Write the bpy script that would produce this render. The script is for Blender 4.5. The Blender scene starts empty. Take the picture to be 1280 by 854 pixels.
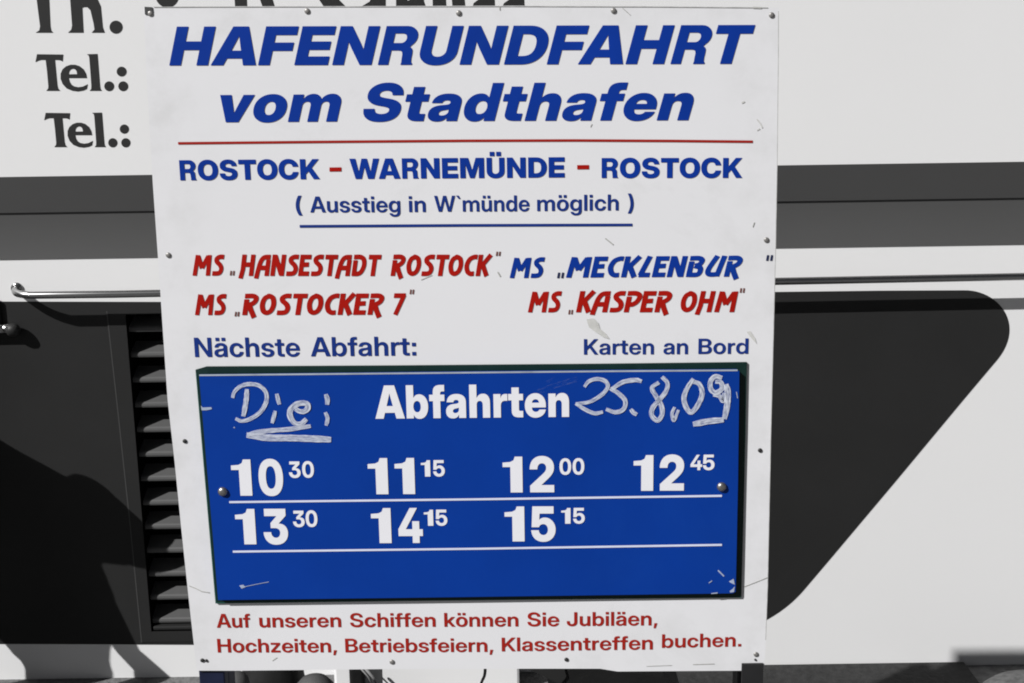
import bpy, math, random
from mathutils import Vector, Matrix
from mathutils.geometry import tessellate_polygon, delaunay_2d_cdt

random.seed(7)
scene = bpy.context.scene
COL = scene.collection

# ------------------------------------------------------------------ camera
CAM = Vector((0.055866, -1.662575, 1.408420))
PITCH, YAW, ROLL = math.radians(12.5376), math.radians(-0.0369), math.radians(-0.8637)
FOC = 1600.0                                   # focal length in photo pixels (photo 1280 x 854)
fwd = Vector((math.sin(YAW) * math.cos(PITCH), math.cos(YAW) * math.cos(PITCH), -math.sin(PITCH)))
r0 = Vector((math.cos(YAW), -math.sin(YAW), 0))
u0 = r0.cross(fwd)
RIGHT = math.cos(ROLL) * r0 + math.sin(ROLL) * u0
UP = -math.sin(ROLL) * r0 + math.cos(ROLL) * u0
cam_data = bpy.data.cameras.new('camera')
cam = bpy.data.objects.new('camera', cam_data)
COL.objects.link(cam)
cam.matrix_world = Matrix(((RIGHT.x, UP.x, -fwd.x, CAM.x), (RIGHT.y, UP.y, -fwd.y, CAM.y),
                           (RIGHT.z, UP.z, -fwd.z, CAM.z), (0, 0, 0, 1)))
cam_data.sensor_width = 36.0
cam_data.lens = 36.0 * FOC / 1280.0
cam_data.clip_end = 500.0
cam_data.clip_start = 0.05
scene.camera = cam

# ------------------------------------------------------------------ light
SUN = Vector((1.349, 1.0, -1.3126))            # the way the sunlight travels
world = bpy.data.worlds.new('World')
scene.world = world
world.use_nodes = True
wn = world.node_tree
sky = wn.nodes.new('ShaderNodeTexSky')
sky.sky_type = 'NISHITA'
sky.sun_disc = False
sky.sun_elevation = math.atan2(1.3126, math.hypot(1.349, 1.0))
sky.sun_rotation = math.radians(233.5)
bg = wn.nodes['Background']
bg.inputs['Strength'].default_value = 0.05
sky.air_density = 0.6
hs = wn.nodes.new('ShaderNodeHueSaturation')      # a pale, nearly colourless sky
hs.inputs['Saturation'].default_value = 0.2
hs.inputs['Value'].default_value = 0.42              # keeps its luminance after the colour is taken out
wn.links.new(sky.outputs['Color'], hs.inputs['Color'])
wn.links.new(hs.outputs['Color'], bg.inputs['Color'])
sun_data = bpy.data.lights.new('sun', 'SUN')
sun_data.energy = 5.0
sun_data.angle = math.radians(0.5)
sun_data.color = (1.0, 0.99, 0.98)
sun = bpy.data.objects.new('sun', sun_data)
COL.objects.link(sun)
sun.location = (-4, -3, 5)
sun.rotation_euler = SUN.to_track_quat('-Z', 'Y').to_euler()

scene.view_settings.view_transform = 'Standard'
scene.view_settings.look = 'None'
scene.view_settings.exposure = 0.165
scene.view_settings.gamma = 1.0
scene.view_settings.use_curve_mapping = False
scene.cycles.filter_width = 1.9

# ------------------------------------------------------------------ helpers
WALL = 1.10          # y of the cabin's front
BOARD = 0.0          # y of the notice board's front


def ray(px, py):
    return RIGHT * ((px - 640.0) / FOC) + UP * ((427.0 - py) / FOC) + fwd


def at(px, py, y):
    d = ray(px, py)
    return CAM + d * ((y - CAM.y) / d.y)


def on_ground(px, py, z=0.0):
    d = ray(px, py)
    return CAM + d * ((z - CAM.z) / d.z)


def tag(o, label=None, cat=None, group=None, kind=None):
    if label: o['label'] = label
    if cat: o['category'] = cat
    if group: o['group'] = group
    if kind: o['kind'] = kind
    return o


def empty(name, loc, label, cat, group=None):
    o = bpy.data.objects.new(name, None)
    COL.objects.link(o)
    o.location = loc
    o.empty_display_size = 0.1
    return tag(o, label, cat, group)


class MB:
    """collects polygons and links them as ONE mesh object"""
    def __init__(s):
        s.v, s.f, s.uv, s.sm = [], [], {}, []

    def face(s, pts, uv=None, smooth=False):
        n = len(s.v)
        s.v += [Vector(p) for p in pts]
        idx = tuple(range(n, n + len(pts)))
        if uv: s.uv[len(s.f)] = uv
        s.f.append(idx)
        s.sm.append(smooth)

    def box(s, a, b):
        x0, y0, z0 = a; x1, y1, z1 = b
        n = len(s.v)
        s.v += [Vector(p) for p in ((x0, y0, z0), (x1, y0, z0), (x1, y1, z0), (x0, y1, z0),
                                    (x0, y0, z1), (x1, y0, z1), (x1, y1, z1), (x0, y1, z1))]
        for q in ((0, 3, 2, 1), (4, 5, 6, 7), (0, 1, 5, 4), (1, 2, 6, 5), (2, 3, 7, 6), (3, 0, 4, 7)):
            s.f.append(tuple(n + k for k in q)); s.sm.append(False)

    def poly(s, loops):
        """flat polygon with holes, triangulated; loops of Vectors in a y = const plane"""
        loops = [[Vector(p) for p in l] for l in loops]
        flat = [Vector((p.x, p.z, 0)) for l in loops for p in l]
        tris = tessellate_polygon([[Vector((p.x, p.z, 0)) for p in l] for l in loops])
        n = len(s.v)
        s.v += [p for l in loops for p in l]
        for t in tris:
            a, b, c = (flat[k] for k in t)
            ar = (b - a).cross(c - a).z
            if abs(ar) < 1e-14: continue
            t = tuple(t) if ar > 0 else (t[0], t[2], t[1])      # face towards -y
            s.f.append(tuple(n + k for k in t)); s.sm.append(False)

    def slab(s, loops, depth):
        """poly() with walls going back (+y) by depth and a back face"""
        s.poly(loops)
        back = [[Vector((p[0], p[1] + depth, p[2])) for p in l] for l in loops]
        k = len(s.f)
        s.poly(back)
        s.f[k:] = [tuple(reversed(q)) for q in s.f[k:]]
        for l, bk in zip(loops, back):
            m = len(l)
            for i in range(m):
                j = (i + 1) % m
                s.face((l[i], bk[i], bk[j], l[j]))

    def tube(s, pts, r, n=14, caps=True):
        pts = [Vector(p) for p in pts]
        rr = r if isinstance(r, (list, tuple)) else [r] * len(pts)
        base = len(s.v)
        t0 = (pts[1] - pts[0]).normalized()
        a = t0.cross(Vector((0, 0, 1)))
        if a.length < 0.1: a = t0.cross(Vector((1, 0, 0)))
        a.normalize()
        for i, p in enumerate(pts):
            t = (pts[min(i + 1, len(pts) - 1)] - pts[max(i - 1, 0)]).normalized()
            a = (a - t * a.dot(t)).normalized()
            b = t.cross(a)
            for k in range(n):
                w = 2 * math.pi * k / n
                s.v.append(p + (a * math.cos(w) + b * math.sin(w)) * rr[i])
        for i in range(len(pts) - 1):
            for k in range(n):
                j = (k + 1) % n
                s.f.append((base + i * n + k, base + i * n + j, base + (i + 1) * n + j, base + (i + 1) * n + k))
                s.sm.append(True)
        if caps:
            s.f.append(tuple(base + k for k in reversed(range(n)))); s.sm.append(False)
            s.f.append(tuple(base + (len(pts) - 1) * n + k for k in range(n))); s.sm.append(False)

    def lathe(s, c, axis, prof, n=18):
        """profile (distance along axis, radius) spun about axis through c"""
        c = Vector(c); ax = Vector(axis).normalized()
        a = ax.orthogonal().normalized(); b = ax.cross(a)
        base = len(s.v)
        for d, r in prof:
            for k in range(n):
                w = 2 * math.pi * k / n
                s.v.append(c + ax * d + (a * math.cos(w) + b * math.sin(w)) * max(r, 1e-5))
        for i in range(len(prof) - 1):
            for k in range(n):
                j = (k + 1) % n
                s.f.append((base + i * n + k, base + i * n + j, base + (i + 1) * n + j, base + (i + 1) * n + k))
                s.sm.append(True)

    def build(s, name, mat, parent=None, bevel=0.0, seg=2):
        me = bpy.data.meshes.new(name)
        me.from_pydata([tuple(p) for p in s.v], [], s.f)
        me.polygons.foreach_set('use_smooth', s.sm)
        if s.uv:
            lay = me.uv_layers.new(name='along')
            for fi, uv in s.uv.items():
                for li, q in zip(me.polygons[fi].loop_indices, uv):
                    lay.data[li].uv = q
        me.validate()
        me.update()
        o = bpy.data.objects.new(name, me)
        COL.objects.link(o)
        me.materials.append(mat)
        if parent:
            o.parent = parent
            pw = Vector((0, 0, 0)); p = parent
            while p:
                pw += p.location; p = p.parent
            for v in me.vertices: v.co -= pw
        if bevel:
            m = o.modifiers.new('bevel', 'BEVEL')
            m.width = bevel; m.segments = seg; m.limit_method = 'ANGLE'
        return o


class Pieces:
    """stands in for one MB: every word or mark put into it becomes a mesh of its own"""
    def __init__(s): s.all = []
    def new(s): s.all.append(MB()); return s.all[-1]


def ribbon(mb, pts, width, uvs=False, u0=0.0):
    """flat mitred stroke in a y = const plane; width number or list"""
    if isinstance(mb, Pieces): mb = mb.new()
    pts = [Vector(p) for p in pts]
    n = len(pts)
    w = width if isinstance(width, (list, tuple)) else [width] * n
    L, R_, U = [], [], []
    acc = u0
    for i, p in enumerate(pts):
        d0 = (p - pts[i - 1]).normalized() if i else None
        d1 = (pts[i + 1] - p).normalized() if i < n - 1 else None
        if d0 is None: d0 = d1
        if d1 is None: d1 = d0
        n0 = Vector((-d0.z, 0, d0.x)); n1 = Vector((-d1.z, 0, d1.x))
        m = (n0 + n1)
        m = n0 if m.length < 1e-6 else m.normalized()
        k = 1.0 / max(0.55, m.dot(n0))
        L.append(p + m * (w[i] / 2 * k)); R_.append(p - m * (w[i] / 2 * k))
        if i: acc += (p - pts[i - 1]).length
        U.append(acc)
    for i in range(n - 1):
        uv = [(U[i], 0), (U[i + 1], 0), (U[i + 1], 1), (U[i], 1)] if uvs else None
        mb.face((R_[i], R_[i + 1], L[i + 1], L[i]), uv)
    return acc


def smooth(pts, k=6):
    """Catmull-Rom through the points"""
    P = [Vector(p) for p in pts]
    P = [P[0] * 2 - P[1]] + P + [P[-1] * 2 - P[-2]]
    out = []
    for i in range(1, len(P) - 2):
        a, b, c, d = P[i - 1:i + 3]
        for j in range(k):
            t = j / k
            out.append(0.5 * ((2 * b) + (c - a) * t + (2 * a - 5 * b + 4 * c - d) * t * t + (3 * b - a - 3 * c + d) * t ** 3))
    out.append(P[-2])
    return out


# ------------------------------------------------------------------ materials
def mat(name, col, rough=0.5, var=0.0, scale=8.0, spec=0.5, metal=0.0, bump=0.0, bscale=60.0,
        dirt=None, dirt_amt=0.0, dirt_scale=5.0, coat=0.0):
    m = bpy.data.materials.new(name)
    m.use_nodes = True
    nt = m.node_tree
    b = nt.nodes['Principled BSDF']
    b.inputs['Roughness'].default_value = rough
    b.inputs['Metallic'].default_value = metal
    b.inputs['Specular IOR Level'].default_value = spec
    b.inputs['Coat Weight'].default_value = coat
    tc = nt.nodes.new('ShaderNodeTexCoord')
    out = None
    base = nt.nodes.new('ShaderNodeRGB')
    base.outputs[0].default_value = (*col, 1)
    out = base.outputs[0]
    if var:
        nz = nt.nodes.new('ShaderNodeTexNoise')
        nz.inputs['Scale'].default_value = scale
        nz.inputs['Detail'].default_value = 6
        nz.inputs['Roughness'].default_value = 0.62
        nt.links.new(tc.outputs['Object'], nz.inputs['Vector'])
        mr = nt.nodes.new('ShaderNodeMapRange')
        mr.inputs['From Min'].default_value = 0.25; mr.inputs['From Max'].default_value = 0.75
        mr.inputs['To Min'].default_value = 1 - var; mr.inputs['To Max'].default_value = 1 + var
        nt.links.new(nz.outputs['Fac'], mr.inputs['Value'])
        mx = nt.nodes.new('ShaderNodeMix'); mx.data_type = 'RGBA'; mx.blend_type = 'MULTIPLY'
        mx.inputs['Factor'].default_value = 1
        nt.links.new(out, mx.inputs['A']); nt.links.new(mr.outputs['Result'], mx.inputs['B'])
        out = mx.outputs['Result']
    if dirt:
        nz = nt.nodes.new('ShaderNodeTexNoise')
        nz.inputs['Scale'].default_value = dirt_scale
        nz.inputs['Detail'].default_value = 9
        nz.inputs['Roughness'].default_value = 0.68
        nz.inputs['Distortion'].default_value = 0.6
        nt.links.new(tc.outputs['Object'], nz.inputs['Vector'])
        mr = nt.nodes.new('ShaderNodeMapRange')
        mr.inputs['From Min'].default_value = 0.56; mr.inputs['From Max'].default_value = 0.78
        mr.inputs['To Max'].default_value = dirt_amt
        nt.links.new(nz.outputs['Fac'], mr.inputs['Value'])
        mx = nt.nodes.new('ShaderNodeMix'); mx.data_type = 'RGBA'
        nt.links.new(mr.outputs['Result'], mx.inputs['Factor'])
        nt.links.new(out, mx.inputs['A']); mx.inputs['B'].default_value = (*dirt, 1)
        out = mx.outputs['Result']
    nt.links.new(out, b.inputs['Base Color'])
    if bump:
        nz = nt.nodes.new('ShaderNodeTexNoise')
        nz.inputs['Scale'].default_value = bscale
        nz.inputs['Detail'].default_value = 5
        nt.links.new(tc.outputs['Object'], nz.inputs['Vector'])
        bp = nt.nodes.new('ShaderNodeBump')
        bp.inputs['Strength'].default_value = bump
        bp.inputs['Distance'].default_value = 0.004
        nt.links.new(nz.outputs['Fac'], bp.inputs['Height'])
        nt.links.new(bp.outputs['Normal'], b.inputs['Normal'])
    return m


def marker_mat(name, col, lo, hi):
    """wiped wax-crayon strokes: streaks run along the stroke, edges denser"""
    m = bpy.data.materials.new(name)
    m.use_nodes = True
    nt = m.node_tree
    b = nt.nodes['Principled BSDF']
    b.inputs['Base Color'].default_value = (*col, 1)
    b.inputs['Roughness'].default_value = 0.8
    b.inputs['Specular IOR Level'].default_value = 0.2
    uv = nt.nodes.new('ShaderNodeUVMap'); uv.uv_map = 'along'
    mp = nt.nodes.new('ShaderNodeMapping')
    mp.inputs['Scale'].default_value = (110.0, 3.4, 1.0)
    nt.links.new(uv.outputs['UV'], mp.inputs['Vector'])
    nz = nt.nodes.new('ShaderNodeTexNoise')
    nz.inputs['Scale'].default_value = 1.0
    nz.inputs['Detail'].default_value = 4
    nt.links.new(mp.outputs['Vector'], nz.inputs['Vector'])
    mr = nt.nodes.new('ShaderNodeMapRange')
    mr.inputs['From Min'].default_value = 0.30; mr.inputs['From Max'].default_value = 0.66
    mr.inputs['To Min'].default_value = lo; mr.inputs['To Max'].default_value = hi
    nt.links.new(nz.outputs['Fac'], mr.inputs['Value'])
    sx = nt.nodes.new('ShaderNodeSeparateXYZ')
    nt.links.new(uv.outputs['UV'], sx.inputs['Vector'])
    s1 = nt.nodes.new('ShaderNodeMath'); s1.operation = 'SUBTRACT'; s1.inputs[1].default_value = 0.5
    nt.links.new(sx.outputs['Y'], s1.inputs[0])
    s2 = nt.nodes.new('ShaderNodeMath'); s2.operation = 'ABSOLUTE'
    nt.links.new(s1.outputs[0], s2.inputs[0])
    s3 = nt.nodes.new('ShaderNodeMapRange')
    s3.inputs['From Min'].default_value = 0.18; s3.inputs['From Max'].default_value = 0.42
    s3.inputs['To Min'].default_value = 0.0; s3.inputs['To Max'].default_value = 0.12
    nt.links.new(s2.outputs[0], s3.inputs['Value'])
    ad = nt.nodes.new('ShaderNodeMath'); ad.operation = 'ADD'; ad.use_clamp = True
    nt.links.new(mr.outputs['Result'], ad.inputs[0]); nt.links.new(s3.outputs['Result'], ad.inputs[1])
    nt.links.new(ad.outputs[0], b.inputs['Alpha'])
    return m


M = {
    'board': mat('board_white', (0.742, 0.742, 0.762), 0.42, 0.018, 3.0, 0.4, bump=0.05, bscale=7,
                 dirt=(0.45, 0.45, 0.44), dirt_amt=0.33, dirt_scale=4.5),
    'back': mat('board_back', (0.35, 0.33, 0.3), 0.7, 0.1, 20),
    'blue': mat('vinyl_blue', (0.003, 0.033, 0.275), 0.5, 0.12, 9, 0.12, dirt=(0.012, 0.07, 0.33), dirt_amt=0.5, dirt_scale=6),
    'navy': mat('vinyl_navy', (0.009, 0.032, 0.2), 0.55, 0.1, 20, 0.12),
    'red': mat('vinyl_red', (0.36, 0.007, 0.003), 0.55, 0.12, 14, 0.12),
    'rust': mat('vinyl_faded_red', (0.33, 0.016, 0.010), 0.55, 0.1, 20, 0.12),
    'faded': mat('vinyl_brown', (0.16, 0.06, 0.05), 0.6, 0.25, 60, 0.3),
    'dark_navy': mat('vinyl_dark_navy', (0.012, 0.02, 0.07), 0.6, 0.2, 60, 0.3),
    'plate': mat('plate_blue', (0.0015, 0.037, 0.28), 0.42, 0.10, 5, 0.16, bump=0.05, bscale=5,
                 dirt=(0.006, 0.055, 0.31), dirt_amt=0.35, dirt_scale=3.5),
    'plate_highlight': mat('plate_highlight', (0.36, 0.4, 0.46), 0.35, 0.25, 30),
    'green': mat('green_backing', (0.0035, 0.022, 0.018), 0.5, 0.2, 25, 0.3, dirt=(0.02, 0.05, 0.045), dirt_amt=0.4, dirt_scale=20),
    'white_vinyl': mat('vinyl_white', (0.79, 0.79, 0.83), 0.5, 0.015, 20, 0.3),
    'line': mat('vinyl_pale_line', (0.66, 0.69, 0.84), 0.5, 0.05, 40, 0.3),
    'wax': marker_mat('wax_marker', (0.66, 0.70, 0.79), 0.2, 0.9),
    'wax_wiped': marker_mat('wax_marker_wiped', (0.66, 0.70, 0.80), 0.3, 0.8),
    'chip': mat('chipped_paint', (0.36, 0.42, 0.56), 0.6, 0.2, 200),
    'scuff': mat('scuff', (0.56, 0.56, 0.54), 0.7, 0.15, 90, 0.2),
    'mark': mat('dark_scratch', (0.42, 0.42, 0.40), 0.7, 0.3, 120, 0.2),
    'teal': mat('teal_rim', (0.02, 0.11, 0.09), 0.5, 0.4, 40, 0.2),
    'edge': mat('edge_line', (0.42, 0.42, 0.41), 0.6, 0.35, 60, 0.2),
    'screw': mat('screw_zinc', (0.30, 0.29, 0.28), 0.45, 0.25, 300, metal=0.6),
    'screw_dark': mat('screw_dark', (0.02, 0.02, 0.02), 0.5, 0.3, 300),
    'bolt': mat('bolt_zinc', (0.34, 0.33, 0.32), 0.38, 0.15, 200, metal=0.9),
    'post_navy': mat('post_navy', (0.008, 0.012, 0.036), 0.55, 0.25, 30, 0.3),
    'post_grey': mat('post_grey', (0.016, 0.016, 0.017), 0.6, 0.2, 30, 0.3),
    'cabin': mat('cabin_white', (0.738, 0.738, 0.74), 0.5, 0.012, 2.0, 0.3, bump=0.03, bscale=6),
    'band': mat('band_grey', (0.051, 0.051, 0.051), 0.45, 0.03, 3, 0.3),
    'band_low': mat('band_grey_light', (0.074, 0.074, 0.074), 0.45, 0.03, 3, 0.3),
    'dark': mat('panel_charcoal', (0.0195, 0.0195, 0.0195), 0.5, 0.10, 4, 0.2, bump=0.03, bscale=8),
    'louvre': mat('louvre_grey', (0.075, 0.075, 0.075), 0.55, 0.08, 20, 0.3),
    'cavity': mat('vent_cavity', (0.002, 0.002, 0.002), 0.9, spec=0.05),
    'letter': mat('letter_black', (0.022, 0.022, 0.022), 0.5, 0.08, 15, 0.3),
    'chrome': mat('rail_steel', (0.38, 0.38, 0.38), 0.22, 0.05, 40, metal=1.0),
    'ground': mat('paving', (0.13, 0.13, 0.13), 0.85, 0.45, 45, 0.3, bump=0.9, bscale=110,
                  dirt=(0.05, 0.05, 0.05), dirt_amt=0.7, dirt_scale=9),
    'granite': mat('granite', (0.10, 0.10, 0.10), 0.85, 0.5, 90, 0.3, bump=0.3, bscale=120),
    'rubber': mat('dark_sheet', (0.028, 0.028, 0.028), 0.8, 0.4, 60, 0.2, bump=0.6, bscale=120),
    'bag': mat('bag_black', (0.008, 0.008, 0.008), 0.55, 0.3, 12, 0.3, bump=0.4, bscale=25),
    'fender': mat('fender_grey', (0.065, 0.065, 0.065), 0.6, 0.2, 20, 0.3),
    'cord': mat('cord_black', (0.004, 0.004, 0.004), 0.6),
    'strap': mat('strap_grey', (0.2, 0.2, 0.2), 0.7, 0.2, 50),
    'coat': mat('coat_dark', (0.03, 0.03, 0.035), 0.9, 0.2, 30, 0.1),
    'skin': mat('skin', (0.42, 0.26, 0.19), 0.6, 0.08, 20),
    'hair': mat('hair', (0.05, 0.035, 0.025), 0.7, 0.3, 60),
}


def grimy_edges(m):
    """grey smudges that gather towards the board's side and top edges"""
    nt = m.node_tree; b = nt.nodes['Principled BSDF']
    src = b.inputs['Base Color'].links[0].from_socket
    tc = nt.nodes.new('ShaderNodeTexCoord'); sx = nt.nodes.new('ShaderNodeSeparateXYZ')
    nt.links.new(tc.outputs['Object'], sx.inputs['Vector'])
    def rng(sock, a, c, absol=False):
        if absol:
            ab = nt.nodes.new('ShaderNodeMath'); ab.operation = 'ABSOLUTE'
            nt.links.new(sock, ab.inputs[0]); sock = ab.outputs[0]
        r = nt.nodes.new('ShaderNodeMapRange'); r.interpolation_type = 'SMOOTHSTEP'
        r.inputs['From Min'].default_value = a; r.inputs['From Max'].default_value = c
        nt.links.new(sock, r.inputs['Value']); return r.outputs['Result']
    mx_ = nt.nodes.new('ShaderNodeMath'); mx_.operation = 'MAXIMUM'
    nt.links.new(rng(sx.outputs['X'], .30, .405, True), mx_.inputs[0]); nt.links.new(rng(sx.outputs['Z'], 1.40, 1.485), mx_.inputs[1])
    nz = nt.nodes.new('ShaderNodeTexNoise'); nz.inputs['Scale'].default_value = 16; nz.inputs['Detail'].default_value = 8
    nz.inputs['Roughness'].default_value = .65
    nt.links.new(tc.outputs['Object'], nz.inputs['Vector'])
    ml = nt.nodes.new('ShaderNodeMath'); ml.operation = 'MULTIPLY'
    nt.links.new(mx_.outputs[0], ml.inputs[0]); nt.links.new(rng(nz.outputs['Fac'], .38, .78), ml.inputs[1])
    m2 = nt.nodes.new('ShaderNodeMath'); m2.operation = 'MULTIPLY'; m2.inputs[1].default_value = .27
    nt.links.new(ml.outputs[0], m2.inputs[0])
    mx = nt.nodes.new('ShaderNodeMix'); mx.data_type = 'RGBA'
    nt.links.new(m2.outputs[0], mx.inputs['Factor']); nt.links.new(src, mx.inputs['A'])
    mx.inputs['B'].default_value = (.42, .42, .40, 1)
    nt.links.new(mx.outputs['Result'], b.inputs['Base Color'])


grimy_edges(M['board'])


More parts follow.
